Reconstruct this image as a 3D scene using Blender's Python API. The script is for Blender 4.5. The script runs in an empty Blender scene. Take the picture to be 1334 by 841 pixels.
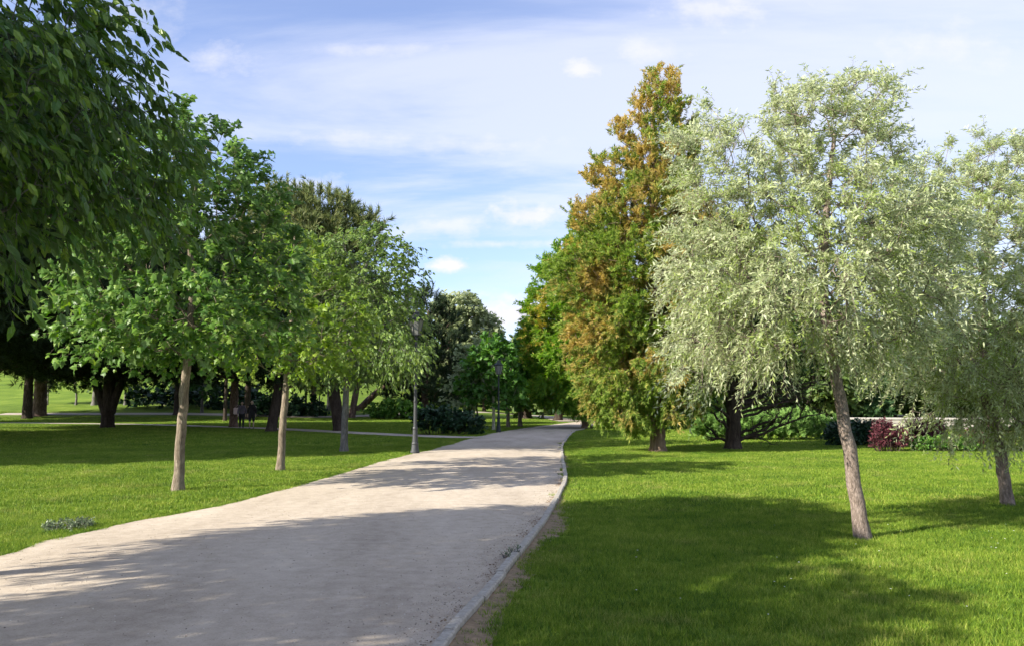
import bpy, math, random
import numpy as np
from mathutils import Vector
R = math.radians
S = bpy.context.scene
COL = S.collection

# ------------------------------------------------------------------ camera
FPX, HORIZON, EYE = 1080.0, 524.0, 1.6
PITCH = math.atan((HORIZON - 420.5) / FPX)
cam_d = bpy.data.cameras.new("camera")
cam = bpy.data.objects.new("camera", cam_d)
COL.objects.link(cam)
cam.location = (0, 0, EYE)
cam.rotation_euler = (math.pi / 2 + PITCH, 0, 0)
cam_d.sensor_width = 36
cam_d.lens = 36 * FPX / 1334
cam_d.clip_start = 0.05
cam_d.clip_end = 5000
S.camera = cam

# ------------------------------------------------------------------ light
SUN_EL, SUN_AZ = 28.0, 240.0          # compass degrees, clockwise from +Y
S.view_settings.view_transform = 'Standard'
S.view_settings.look = 'None'
S.view_settings.gamma = 1
S.view_settings.use_curve_mapping = False
S.view_settings.exposure = 1.15
sd = bpy.data.lights.new("sun", 'SUN')
sd.energy = 5.0
sd.angle = R(0.55)
sd.color = (1.0, 0.93, 0.79)
sun = bpy.data.objects.new("sun", sd)
COL.objects.link(sun)
el, az = R(SUN_EL), R(SUN_AZ)
SUNDIR = Vector((math.cos(el) * math.sin(az), math.cos(el) * math.cos(az), math.sin(el)))
sun.rotation_euler = SUNDIR.to_track_quat('Z', 'Y').to_euler()
S.cycles.max_bounces = 6
S.cycles.diffuse_bounces = 3
S.cycles.glossy_bounces = 2
S.cycles.transmission_bounces = 4
S.cycles.use_adaptive_sampling = True
S.cycles.adaptive_threshold = 0.02


def pix_dir(px, py):
    """direction through a photograph pixel, scaled so that y = 1"""
    a, b = (px - 667) / FPX, (420.5 - py) / FPX
    c, s = math.cos(PITCH), math.sin(PITCH)
    x, y, z = a, c - b * s, s + b * c
    return x / y, z / y


W = bpy.data.worlds.new("World")
S.world = W
W.use_nodes = True


class NT:
    """short hand for building node trees"""
    def __init__(s, tree):
        s.t = tree

    def n(s, typ, **kw):
        nd = s.t.nodes.new('ShaderNode' + typ)
        for k, v in kw.items():
            if k.startswith('i_'):
                nd.inputs[k[2:].replace('_', ' ')].default_value = v
            else:
                setattr(nd, k, v)
        return nd

    def l(s, a, b):
        s.t.links.new(a, b)

    def m(s, op, a, b=None, c=None, clamp=False):
        nd = s.t.nodes.new('ShaderNodeMath')
        nd.operation = op
        nd.use_clamp = clamp
        for i, v in enumerate((a, b, c)):
            if v is None:
                continue
            if isinstance(v, (int, float)):
                nd.inputs[i].default_value = v
            else:
                s.l(v, nd.inputs[i])
        return nd.outputs[0]

    def ramp(s, fac, stops, mode='LINEAR'):
        nd = s.t.nodes.new('ShaderNodeValToRGB')
        e = nd.color_ramp
        e.interpolation = mode
        while len(e.elements) < len(stops):
            e.elements.new(0.5)
        for el_, (p, c) in zip(e.elements, stops):
            el_.position = p
            el_.color = (*c, 1) if len(c) == 3 else c
        s.l(fac, nd.inputs[0])
        return nd.outputs[0]

    def mix(s, f, a, b, typ='MIX'):
        nd = s.t.nodes.new('ShaderNodeMix')
        nd.data_type = 'RGBA'
        nd.blend_type = typ
        for sock, v in ((nd.inputs[0], f), (nd.inputs[6], a), (nd.inputs[7], b)):
            if isinstance(v, (int, float)):
                sock.default_value = v
            elif isinstance(v, (tuple, list)):
                sock.default_value = (*v, 1)
            else:
                s.l(v, sock)
        return nd.outputs[2]


nt = NT(W.node_tree)
bg = W.node_tree.nodes["Background"]
bg.inputs[1].default_value = 0.105
sky = nt.n('TexSky', sky_type='NISHITA', sun_disc=False, sun_elevation=el, sun_rotation=az, altitude=600,
           air_density=1.0, dust_density=0.6, ozone_density=2.5)
tc = nt.n('TexCoord')
sep = nt.n('SeparateXYZ')
nt.l(tc.outputs['Generated'], sep.inputs[0])
X, Y, Z = sep.outputs
zc = nt.m('ADD', nt.m('MAXIMUM', Z, 0.0), 0.10)
comb = nt.n('CombineXYZ')
nt.l(nt.m('DIVIDE', X, zc), comb.inputs[0])
nt.l(nt.m('DIVIDE', Y, zc), comb.inputs[1])
mp = nt.n('Mapping')
mp.inputs['Scale'].default_value = (0.34, 0.85, 1)
mp.inputs['Rotation'].default_value = (0, 0, R(-14))
mp.inputs['Location'].default_value = (0.6, 1.1, 0)
nt.l(comb.outputs[0], mp.inputs[0])
n1 = nt.n('TexNoise', i_Scale=1.15, i_Detail=9.0, i_Roughness=0.60, i_Distortion=0.6)
nt.l(mp.outputs[0], n1.inputs['Vector'])
cirrus = nt.n('MapRange', interpolation_type='SMOOTHSTEP', i_From_Min=0.40, i_From_Max=0.64, i_To_Min=0.16, i_To_Max=0.80)
nt.l(n1.outputs[0], cirrus.inputs[0])
# thicker veil towards the right of the view
veil = nt.n('MapRange', interpolation_type='SMOOTHSTEP', i_From_Min=-0.15, i_From_Max=0.65, i_To_Min=0.0, i_To_Max=0.62)
nt.l(X, veil.inputs[0])
cf = nt.m('MAXIMUM', nt.m('ADD', cirrus.outputs[0], nt.m('MULTIPLY', veil.outputs[0], nt.m('SUBTRACT', 1.05, cirrus.outputs[0]))), 0.0, clamp=True)
skyc = nt.mix(1.0, sky.outputs[0], (1.02, 0.99, 1.16), 'MULTIPLY')
c1 = nt.mix(nt.m('MULTIPLY', cf, 0.86), skyc, (4.15, 4.3, 4.9))
# a few small cumulus clouds
ys = nt.m('MAXIMUM', Y, 0.05)
A_, E_ = nt.m('DIVIDE', X, ys), nt.m('DIVIDE', Z, ys)
vec = nt.n('CombineXYZ')
nt.l(A_, vec.inputs[0]); nt.l(nt.m('MULTIPLY', E_, 1.5), vec.inputs[1])
n2 = nt.n('TexNoise', i_Scale=22.0, i_Detail=8.0, i_Roughness=0.6)
nt.l(vec.outputs[0], n2.inputs['Vector'])
bump = nt.m('MULTIPLY', nt.m('SUBTRACT', n2.outputs[0], 0.5), 2.3)
tot = None
for px, py, rx, ry, st in ((760, 90, 26, 17, 0.75), (588, 344, 34, 12, 1.0), (686, 280, 50, 20, 0.8), (655, 408, 85, 24, 1.0),
                           (405, 240, 55, 16, 0.45), (575, 296, 110, 18, 0.5), (850, 66, 60, 20, 0.45), (290, 74, 55, 26, 0.4),
                           (930, 14, 90, 26, 0.5), (450, 180, 120, 12, 0.35), (480, 64, 90, 10, 0.3), (620, 190, 120, 16, 0.3),
                           (160, 30, 90, 40, 0.3), (660, 318, 120, 7, 0.5), (1230, 60, 90, 35, 0.35)):
    a0, e0 = pix_dir(px, py)
    da = nt.m('MULTIPLY', nt.m('SUBTRACT', A_, a0), FPX / rx)
    de = nt.m('MULTIPLY', nt.m('SUBTRACT', E_, e0), FPX / ry)
    # flatter base: the lower half falls off faster
    d = nt.m('SQRT', nt.m('ADD', nt.m('MULTIPLY', da, da), nt.m('MULTIPLY', de, de)))
    v = nt.m('SUBTRACT', 1.0, nt.m('ADD', d, nt.m('MULTIPLY', bump, 1.15 if st > .7 else 1.5)))
    if st > .7:
        v = nt.m('MULTIPLY', nt.m('MULTIPLY', v, 1.5, clamp=True), st)
    else:
        v = nt.m('MULTIPLY', nt.m('MULTIPLY', v, 0.9, clamp=True), st * 1.15)
    tot = v if tot is None else nt.m('MAXIMUM', tot, v)
tot = nt.m('MULTIPLY', tot, nt.m('GREATER_THAN', Y, 0.1))
cloudc = nt.mix(nt.m('MULTIPLY', nt.m('ADD', bump, 0.4), 0.7, clamp=True), (4.5, 4.45, 4.75), (3.9, 3.95, 4.6))
c2 = nt.mix(tot, c1, cloudc)
nt.l(c2, bg.inputs[0])


# ------------------------------------------------------------------ helpers
def sstep(a, b, x):
    t = np.clip((x - a) / (b - a), 0, 1)
    return t * t * (3 - 2 * t)


def ground_z(x, y):
    x = np.asarray(x, float); y = np.asarray(y, float)
    hill = 7.5 * sstep(66, 150, y) * sstep(4, -34, x)
    far = 2.0 * sstep(120, 260, y)
    return hill + far


def at(px, py):
    """world point where the ray through a photograph pixel meets the ground"""
    dx, dz = pix_dir(px, py)
    y = 2.0
    while y < 400:
        if EYE + dz * y < float(ground_z(dx * y, y)):
            break
        y += 0.05 if y < 40 else 0.2
    return Vector((dx * y, y, float(ground_z(dx * y, y))))


def at_depth(px, py, y):
    dx, dz = pix_dir(px, py)
    return np.array((dx * y, y, EYE + dz * y))


def tag(o, label=None, cat=None, group=None, kind=None):
    if label: o['label'] = label
    if cat: o['category'] = cat
    if group: o['group'] = group
    if kind: o['kind'] = kind
    return o


def empty(name, loc, label, cat, group=None, rz=0):
    o = bpy.data.objects.new(name, None)
    COL.objects.link(o)
    o.empty_display_size = 0.3
    o.location = loc
    o.rotation_euler = (0, 0, rz)
    return tag(o, label, cat, group)


class Acc:
    """collects vertices and faces and links them as one mesh object"""
    def __init__(s):
        s.v, s.loops, s.counts, s.nv = [], [], [], 0

    def add(s, verts, faces):
        verts = np.asarray(verts, float).reshape(-1, 3)
        s.v.append(verts)
        for f in faces:
            s.loops.append(np.asarray(f, np.int64) + s.nv)
            s.counts.append(np.array([len(f)]))
        s.nv += len(verts)

    def add_arr(s, verts, faces):
        """faces: an M x k array"""
        s.v.append(np.asarray(verts, float).reshape(-1, 3))
        faces = np.asarray(faces, np.int64)
        s.loops.append((faces + s.nv).ravel())
        s.counts.append(np.full(len(faces), faces.shape[1]))
        s.nv += len(s.v[-1])

    def stamp(s, tv, tf, pos, basis, scale):
        """template vertices k x 3, list of template faces, N positions, N x 3 x 3 bases (columns x, y, z), N scales (or N x 3)"""
        tv = np.asarray(tv, float)
        N, k = len(pos), len(tv)
        if N == 0: return
        sc = np.asarray(scale, float)
        if sc.ndim == 1: sc = np.repeat(sc[:, None], 3, 1)
        loc = tv[None] * sc[:, None, :]
        v = np.einsum('nij,nkj->nki', basis, loc) + pos[:, None, :]
        s.v.append(v.reshape(-1, 3))
        for size in sorted({len(f) for f in tf}):
            fs = np.array([f for f in tf if len(f) == size])
            idx = (np.arange(N) * k)[:, None, None] + fs[None] + s.nv
            s.loops.append(idx.ravel())
            s.counts.append(np.full(N * len(fs), size))
        s.nv += N * k

    def tube(s, pts, rad, sides=6, cap=True, rough=0.0, rng=None):
        pts = np.asarray(pts, float); rad = np.asarray(rad, float)
        n = len(pts)
        t = np.gradient(pts, axis=0)
        t /= np.linalg.norm(t, axis=1)[:, None] + 1e-9
        ref = np.array([0, 0, 1.0]) if abs(t[0, 2]) < 0.9 else np.array([1.0, 0, 0])
        u = np.cross(t, ref); u /= np.linalg.norm(u, axis=1)[:, None] + 1e-9
        for i in range(1, n):
            if np.dot(u[i], u[i - 1]) < 0: u[i] *= -1
        w = np.cross(t, u)
        a = np.linspace(0, 2 * math.pi, sides, endpoint=False)
        rr = np.repeat(rad[:, None], sides, 1)
        if rough and rng is not None:
            rr = rr * (1 + rough * rng.normal(size=rr.shape))
        v = pts[:, None, :] + rr[:, :, None] * (np.cos(a)[None, :, None] * u[:, None, :] + np.sin(a)[None, :, None] * w[:, None, :])
        i = np.arange(n - 1)[:, None] * sides
        j = np.arange(sides)[None, :]
        k = (j + 1) % sides
        f = np.stack([i + j, i + k, i + sides + k, i + sides + j], -1).reshape(-1, 4)
        s.add_arr(v.reshape(-1, 3), f)
        if cap:
            b = s.nv - n * sides
            s.loops.append(np.arange(sides) + b + (n - 1) * sides); s.counts.append(np.array([sides]))

    def box(s, c, size, rz=0.0, bev=0.0):
        x, y, z = np.array(size) / 2.0
        ch, sh = math.cos(rz), math.sin(rz)
        if bev <= 0:
            v = np.array([(sx * x, sy * y, sz * z) for sz in (-1, 1) for sy in (-1, 1) for sx in (-1, 1)])
            f = [(0, 2, 3, 1), (4, 5, 7, 6), (0, 1, 5, 4), (2, 6, 7, 3), (0, 4, 6, 2), (1, 3, 7, 5)]
        else:
            ring = lambda ix, iy, zz: [(-ix, -iy, zz), (ix, -iy, zz), (ix, iy, zz), (-ix, iy, zz)]
            v = np.array(ring(x - bev, y - bev, -z) + ring(x, y, -z + bev) + ring(x, y, z - bev) + ring(x - bev, y - bev, z))
            f = [(3, 2, 1, 0), (12, 13, 14, 15)]
            for l_ in range(3):
                for q in range(4):
                    f.append((l_ * 4 + q, l_ * 4 + (q + 1) % 4, l_ * 4 + 4 + (q + 1) % 4, l_ * 4 + 4 + q))
        v = v @ np.array([[ch, sh, 0], [-sh, ch, 0], [0, 0, 1]]) + np.array(c)
        s.add(v, f)

    def mesh(s, name, mat, smooth=False):
        me = bpy.data.meshes.new(name)
        v = np.concatenate(s.v) if s.v else np.zeros((0, 3))
        lo = np.concatenate(s.loops); ct = np.concatenate(s.counts)
        me.vertices.add(len(v)); me.vertices.foreach_set('co', v.astype(np.float32).ravel())
        me.loops.add(len(lo)); me.loops.foreach_set('vertex_index', lo.astype(np.int32))
        me.polygons.add(len(ct))
        st = np.zeros(len(ct), np.int32); st[1:] = np.cumsum(ct)[:-1]
        me.polygons.foreach_set('loop_start', st)
        me.polygons.foreach_set('use_smooth', np.full(len(ct), smooth, bool))
        me.update(calc_edges=True)
        me.materials.append(mat)
        return me

    def build(s, name, mat, parent=None, smooth=False, loc=None):
        o = bpy.data.objects.new(name, s.mesh(name, mat, smooth))
        COL.objects.link(o)
        if parent: o.parent = parent
        if loc is not None: o.location = loc
        return o


def copy_tree(root, loc, rz=0.0, scale=1.0, label=None, group=None):
    c = root.copy(); COL.objects.link(c)
    c.location = loc; c.rotation_euler = (0, 0, rz)
    c.scale = (scale,) * 3 if isinstance(scale, (int, float)) else scale
    if label: c['label'] = label
    if group: c['group'] = group
    for ch in root.children:
        d = ch.copy(); COL.objects.link(d); d.parent = c
        for g in ch.children:
            e = g.copy(); COL.objects.link(e); e.parent = d
    return c


# ------------------------------------------------------------------ materials
def new_mat(name):
    m = bpy.data.materials.new(name)
    m.use_nodes = True
    t = NT(m.node_tree)
    p = m.node_tree.nodes['Principled BSDF']
    return m, t, p


def plain(name, col, rough=0.6, metal=0.0, var=0.15, scale=6.0, bump=0.0):
    m, t, p = new_mat(name)
    co = t.n('TexCoord')
    n = t.n('TexNoise', i_Scale=scale, i_Detail=6.0, i_Roughness=0.6)
    t.l(co.outputs['Object'], n.inputs['Vector'])
    lo = tuple(c * (1 - var * 1.6) for c in col); hi = tuple(min(1, c * (1 + var * 1.6)) for c in col)
    t.l(t.ramp(n.outputs[0], [(0.25, lo), (0.75, hi)]), p.inputs['Base Color'])
    p.inputs['Roughness'].default_value = rough
    p.inputs['Metallic'].default_value = metal
    if bump:
        b = t.n('Bump', i_Strength=bump, i_Distance=0.02)
        t.l(n.outputs[0], b.inputs['Height']); t.l(b.outputs[0], p.inputs['Normal'])
    return m


def leaf_mat(name, stops, patch=None, patch_scale=0.6, patch_lo=0.5, patch_hi=0.62, trans=0.35, gloss=0.45, under=None, big=0.5, patch_grad=0.0, hue=0.485):
    """stops: colours spread over single leaves; patch: colour of patches of the crown; under: colour of the leaf's back"""
    m, t, p = new_mat(name)
    geo = t.n('NewGeometry')
    co = t.n('TexCoord')
    n = t.n('TexNoise', i_Scale=big, i_Detail=3.0)
    t.l(co.outputs['Object'], n.inputs['Vector'])
    f = t.m('ADD', t.m('MULTIPLY', geo.outputs['Random Per Island'], 0.62), t.m('MULTIPLY', n.outputs[0], 0.38))
    c = t.ramp(f, [(i / (len(stops) - 1) * 0.7 + 0.15, s) for i, s in enumerate(stops)])
    if patch:
        n2 = t.n('TexNoise', i_Scale=patch_scale, i_Detail=4.0, i_Roughness=0.62)
        t.l(co.outputs['Object'], n2.inputs['Vector'])
        sx = t.n('SeparateXYZ'); t.l(co.outputs['Object'], sx.inputs[0])
        src = t.m('ADD', n2.outputs[0], t.m('MULTIPLY', sx.outputs[2], patch_grad))
        src = t.m('ADD', src, t.m('MULTIPLY', geo.outputs['Random Per Island'], 0.12))
        mr = t.n('MapRange', interpolation_type='SMOOTHSTEP', i_From_Min=patch_lo, i_From_Max=patch_hi)
        t.l(src, mr.inputs[0])
        pc = t.ramp(geo.outputs['Random Per Island'], [(0.1, patch[0]), (0.9, patch[1])])
        c = t.mix(mr.outputs[0], c, pc)
    if under:
        c = t.mix(t.m('MULTIPLY', geo.outputs['Backfacing'], 0.8), c, under)
    t.l(c, p.inputs['Base Color'])
    p.inputs['Roughness'].default_value = gloss
    p.inputs['Specular IOR Level'].default_value = 0.35
    tr = t.n('BsdfTranslucent')
    hs = t.n('HueSaturation', i_Hue=hue, i_Saturation=1.15, i_Value=1.25)
    t.l(c, hs.inputs['Color']); t.l(hs.outputs[0], tr.inputs[0])
    mx = t.n('MixShader'); mx.inputs[0].default_value = trans
    t.l(p.outputs[0], mx.inputs[1]); t.l(tr.outputs[0], mx.inputs[2])
    t.l(mx.outputs[0], m.node_tree.nodes['Material Output'].inputs[0])
    return m


def bark_mat(name, lo, mid, hi, scale=14.0, stretch=0.22, bump=0.7):
    m, t, p = new_mat(name)
    co = t.n('TexCoord')
    mp_ = t.n('Mapping'); mp_.inputs['Scale'].default_value = (1, 1, stretch)
    t.l(co.outputs['Object'], mp_.inputs[0])
    n = t.n('TexNoise', i_Scale=scale, i_Detail=8.0, i_Roughness=0.65, i_Distortion=0.6)
    t.l(mp_.outputs[0], n.inputs['Vector'])
    v = t.n('TexVoronoi', feature='DISTANCE_TO_EDGE', i_Scale=scale * 1.6)
    t.l(mp_.outputs[0], v.inputs['Vector'])
    big = t.n('TexNoise', i_Scale=1.7, i_Detail=3.0)
    t.l(co.outputs['Object'], big.inputs['Vector'])
    f = t.m('ADD', t.m('MULTIPLY', n.outputs[0], 0.75), t.m('MULTIPLY', big.outputs[0], 0.25))
    c = t.ramp(f, [(0.33, lo), (0.5, mid), (0.66, hi)])
    crack = t.n('MapRange', i_From_Min=0.0, i_From_Max=0.12, i_To_Min=0.68, i_To_Max=1.0)
    t.l(v.outputs[0], crack.inputs[0])
    c = t.mix(1.0, c, crack.outputs[0], 'MULTIPLY')
    t.l(c, p.inputs['Base Color'])
    p.inputs['Roughness'].default_value = 0.9
    p.inputs['Specular IOR Level'].default_value = 0.15
    h = t.m('ADD', n.outputs[0], t.m('MULTIPLY', crack.outputs[0], 0.5))
    b = t.n('Bump', i_Strength=bump, i_Distance=0.03)
    t.l(h, b.inputs['Height']); t.l(b.outputs[0], p.inputs['Normal'])
    return m


MAPLE = leaf_mat('maple_leaf', [(0.045, 0.11, 0.018), (0.085, 0.19, 0.026), (0.145, 0.27, 0.035), (0.28, 0.39, 0.08)], under=(0.14, 0.23, 0.09), big=0.8, trans=0.36, hue=0.495)
MAPLE2 = leaf_mat('yellowish_maple_leaf', [(0.09, 0.17, 0.018), (0.155, 0.27, 0.026), (0.22, 0.36, 0.035), (0.34, 0.45, 0.07)], under=(0.20, 0.29, 0.08), big=0.8, trans=0.45)
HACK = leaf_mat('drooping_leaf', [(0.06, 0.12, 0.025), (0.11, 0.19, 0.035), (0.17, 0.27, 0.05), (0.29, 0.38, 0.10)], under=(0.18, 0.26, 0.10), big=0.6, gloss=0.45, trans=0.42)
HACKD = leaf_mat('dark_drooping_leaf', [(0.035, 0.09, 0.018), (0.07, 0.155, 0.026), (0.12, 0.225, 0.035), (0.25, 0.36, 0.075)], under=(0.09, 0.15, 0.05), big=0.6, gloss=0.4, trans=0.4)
OLEA = leaf_mat('silvery_leaf', [(0.18, 0.235, 0.095), (0.33, 0.39, 0.18), (0.49, 0.53, 0.31), (0.63, 0.66, 0.46)], patch=[(0.19, 0.28, 0.06), (0.32, 0.40, 0.11)],
                patch_scale=1.6, patch_lo=0.52, patch_hi=0.64, under=(0.55, 0.60, 0.40), trans=0.42, gloss=0.5, big=1.5)
CYPA = leaf_mat('cypress_spray', [(0.09, 0.17, 0.03), (0.17, 0.26, 0.045), (0.26, 0.36, 0.06), (0.38, 0.45, 0.10)],
                patch=[(0.42, 0.32, 0.085), (0.54, 0.40, 0.14)], patch_scale=0.7, patch_lo=0.575, patch_hi=0.75, big=0.9, trans=0.45, gloss=0.7, patch_grad=0.010, hue=0.505)
CYPB = leaf_mat('green_cypress_spray', [(0.08, 0.18, 0.02), (0.15, 0.28, 0.03), (0.23, 0.38, 0.045), (0.33, 0.45, 0.06)],
                patch=[(0.42, 0.34, 0.06), (0.52, 0.41, 0.09)], patch_scale=0.5, patch_lo=0.62, patch_hi=0.74, big=0.9, trans=0.45, gloss=0.7, hue=0.51)
DARKC = leaf_mat('dark_conifer_needle', [(0.022, 0.062, 0.022), (0.045, 0.105, 0.032), (0.08, 0.16, 0.045)], trans=0.3, gloss=0.7, hue=0.5)
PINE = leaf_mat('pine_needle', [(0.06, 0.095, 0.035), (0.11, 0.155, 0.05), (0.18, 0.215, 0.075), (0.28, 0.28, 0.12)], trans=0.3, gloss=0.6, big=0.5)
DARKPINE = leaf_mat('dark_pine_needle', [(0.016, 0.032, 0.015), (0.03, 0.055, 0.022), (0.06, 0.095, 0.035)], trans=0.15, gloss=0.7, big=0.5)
GREY = leaf_mat('grey_green_leaf', [(0.20, 0.25, 0.13), (0.32, 0.38, 0.20), (0.46, 0.50, 0.32)], trans=0.5, gloss=0.6)
BRIGHT = leaf_mat('fresh_green_leaf', [(0.05, 0.14, 0.025), (0.085, 0.21, 0.035), (0.14, 0.28, 0.05)], trans=0.4)
FARG = leaf_mat('distant_leaf', [(0.045, 0.09, 0.022), (0.085, 0.15, 0.035), (0.14, 0.21, 0.055), (0.21, 0.27, 0.085)], trans=0.35, gloss=0.6, big=0.3)
FARY = leaf_mat('yellow_green_leaf', [(0.060, 0.108, 0.022), (0.132, 0.192, 0.036), (0.228, 0.276, 0.060)], trans=0.3, gloss=0.6, big=0.3)
SHRUB = leaf_mat('shrub_leaf', [(0.046, 0.138, 0.021), (0.103, 0.230, 0.034), (0.184, 0.310, 0.057)], trans=0.3, gloss=0.6, big=1.0)
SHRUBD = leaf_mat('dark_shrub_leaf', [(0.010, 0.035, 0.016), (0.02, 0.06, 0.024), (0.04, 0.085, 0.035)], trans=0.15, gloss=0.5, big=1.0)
JUNI = leaf_mat('juniper_spray', [(0.098, 0.210, 0.049), (0.168, 0.308, 0.070), (0.266, 0.406, 0.112)], trans=0.25, gloss=0.7, big=0.7)
BARB = leaf_mat('dark_red_leaf', [(0.07, 0.016, 0.026), (0.13, 0.032, 0.046), (0.22, 0.07, 0.08)], trans=0.3, gloss=0.6, big=1.5)
WEED = leaf_mat('grey_weed_leaf', [(0.08, 0.13, 0.06), (0.15, 0.20, 0.11), (0.22, 0.28, 0.17)], trans=0.2)

BARK_TAN = bark_mat('tan_bark', (0.10, 0.078, 0.058), (0.22, 0.178, 0.135), (0.36, 0.30, 0.235), 20)
BARK_OLEA = bark_mat('fissured_grey_brown_bark', (0.11, 0.085, 0.07), (0.24, 0.19, 0.16), (0.38, 0.31, 0.27), 26, 0.4)
BARK_DARK = bark_mat('dark_bark', (0.03, 0.022, 0.018), (0.06, 0.045, 0.036), (0.11, 0.085, 0.068), 9)
BARK_PINE = bark_mat('reddish_pine_bark', (0.07, 0.045, 0.034), (0.16, 0.11, 0.085), (0.28, 0.20, 0.16), 6, 0.4)
BARK_CYP = bark_mat('cypress_bark', (0.10, 0.065, 0.045), (0.20, 0.14, 0.10), (0.32, 0.24, 0.18), 9, 0.15)
BARK_GREY = bark_mat('grey_bark', (0.09, 0.085, 0.08), (0.17, 0.16, 0.15), (0.26, 0.245, 0.23), 14)
BARK_PALE = bark_mat('pale_bark', (0.22, 0.21, 0.14), (0.36, 0.35, 0.24), (0.48, 0.46, 0.34), 12)


# ------------------------------------------------------------------ leaves
def T_maple():
    out = [(0, 0), (0.10, 0.10), (0.40, 0.02), (0.34, 0.24), (0.56, 0.46), (0.30, 0.50), (0.24, 0.66), (0.0, 1.0),
           (-0.24, 0.66), (-0.30, 0.50), (-0.56, 0.46), (-0.34, 0.24), (-0.40, 0.02), (-0.10, 0.10)]
    v = [(x, y, -0.30 * abs(x) - 0.12 * y * y) for x, y in out] + [(0, 0.42, 0.0)]
    f = [(14, i, i + 1) for i in range(13)] + [(14, 13, 0)]
    return np.array(v), f


def T_maple_s():
    out = [(0, 0), (0.42, 0.08), (0.52, 0.48), (0.0, 1.0), (-0.52, 0.48), (-0.42, 0.08)]
    v = [(x, y, -0.30 * abs(x) - 0.1 * y * y) for x, y in out]
    return np.array(v), [(0, 1, 2, 3), (0, 3, 4, 5)]


def T_ovate(w=0.24):
    v = [(0, 0, 0), (w, 0.28, -0.07), (w * .85, 0.6, -0.12), (0, 1.0, -0.22), (-w * .85, 0.6, -0.12), (-w, 0.28, -0.07), (0, 0.5, -0.02)]
    return np.array(v), [(0, 1, 2, 6), (6, 2, 3), (0, 6, 4, 5), (6, 3, 4)]


def T_lance(w=0.13):
    v = [(0, 0, 0), (w, 0.42, -0.03), (0, 1.0, -0.10), (-w, 0.42, -0.03)]
    return np.array(v), [(0, 1, 2), (0, 2, 3)]


def T_spray():
    v, f = [], []
    for a, l_, w in ((-0.75, 0.62, 0.07), (-0.38, 0.8, 0.08), (0, 1.0, 0.09), (0.38, 0.8, 0.08), (0.75, 0.62, 0.07)):
        c, s = math.cos(a), math.sin(a)
        b = len(v)
        for x, y, z in ((0, 0, 0), (w, l_ * .55, 0.03), (0, l_, -0.05), (-w, l_ * .55, 0.03)):
            v.append((x * c + y * s, -x * s + y * c, z + 0.10 * abs(a)))
        f += [(b, b + 1, b + 2, b + 3)]
    return np.array(v), f


def T_spray3():
    v, f = [], []
    for a, l_, w in ((-0.6, 0.75, 0.10), (0, 1.0, 0.12), (0.6, 0.75, 0.10)):
        c, s = math.cos(a), math.sin(a)
        b = len(v)
        for x, y, z in ((0, 0, 0), (w, l_ * .5, 0.05), (0, l_, -0.08), (-w, l_ * .5, 0.05)):
            v.append((x * c + y * s, -x * s + y * c, z + 0.12 * abs(a)))
        f += [(b, b + 1, b + 2, b + 3)]
    return np.array(v), f


def T_tuft(n=9, w=0.045, seed=3):
    rg = np.random.default_rng(seed)
    v, f = [], []
    for i in range(n):
        a = 2 * math.pi * i / n + rg.uniform(-.3, .3)
        tilt = rg.uniform(0.15, 0.95)
        l_ = rg.uniform(0.75, 1.0)
        d = np.array([math.sin(tilt) * math.cos(a), math.cos(tilt), math.sin(tilt) * math.sin(a)])
        s = np.cross(d, rg.normal(size=3)); s /= np.linalg.norm(s)
        b = len(v)
        v += [tuple(s * w), tuple(-s * w), tuple(d * l_)]
        f.append((b, b + 1, b + 2))
    return np.array(v), f


def T_quad():
    return np.array([(-0.32, 0, 0), (0.30, 0.12, 0), (0.34, 0.85, -0.1), (-0.1, 1.0, -0.1)]), [(0, 1, 2, 3)]


def basis_from(yd, up):
    yd = yd / (np.linalg.norm(yd, axis=1)[:, None] + 1e-9)
    z = up - (up * yd).sum(1)[:, None] * yd
    z /= np.linalg.norm(z, axis=1)[:, None] + 1e-9
    x = np.cross(yd, z)
    return np.stack([x, yd, z], -1)


def blob_points(rng, blobs, spacing, shell=0.5, tries=13):
    """clump centres through a union of ellipsoids (cx, cy, cz, rx, ry, rz), never nearer than spacing"""
    pts = []
    vols = np.array([b[3] * b[4] * b[5] for b in blobs])
    tot = int(sum(4.19 * vols) / (spacing ** 3) * tries) + 50
    pr = vols / vols.sum()
    arr = np.zeros((0, 3))
    cand_i = rng.choice(len(blobs), size=tot, p=pr)
    d = rng.normal(size=(tot, 3)); d /= np.linalg.norm(d, axis=1)[:, None]
    r = rng.uniform(size=tot) ** (1 / 3.0)
    r = r * (1 - shell) + shell * np.maximum(r, rng.uniform(0.7, 1.0, size=tot))
    B = np.array(blobs)
    P = B[cand_i, :3] + d * r[:, None] * B[cand_i, 3:6]
    grid = {}
    for q in P:
        key = tuple((q // spacing).astype(int))
        ok = True
        for dx in (-1, 0, 1):
            for dy in (-1, 0, 1):
                for dz in (-1, 0, 1):
                    for o in grid.get((key[0] + dx, key[1] + dy, key[2] + dz), ()):
                        if (q[0] - o[0]) ** 2 + (q[1] - o[1]) ** 2 + (q[2] - o[2]) ** 2 < spacing * spacing:
                            ok = False; break
                    if not ok: break
                if not ok: break
            if not ok: break
        if ok:
            grid.setdefault(key, []).append(q)
            pts.append(q)
    return np.array(pts)


def catmull(P, n):
    P = np.asarray(P, float)
    Q = np.vstack([2 * P[0] - P[1], P, 2 * P[-1] - P[-2]])
    out = []
    seg = len(P) - 1
    for t in np.linspace(0, seg, n):
        i = min(int(t), seg - 1); u = t - i
        p0, p1, p2, p3 = Q[i:i + 4]
        out.append(0.5 * ((2 * p1) + (-p0 + p2) * u + (2 * p0 - 5 * p1 + 4 * p2 - p3) * u ** 2 + (-p0 + 3 * p1 - 3 * p2 + p3) * u ** 3))
    return np.array(out)


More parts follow.
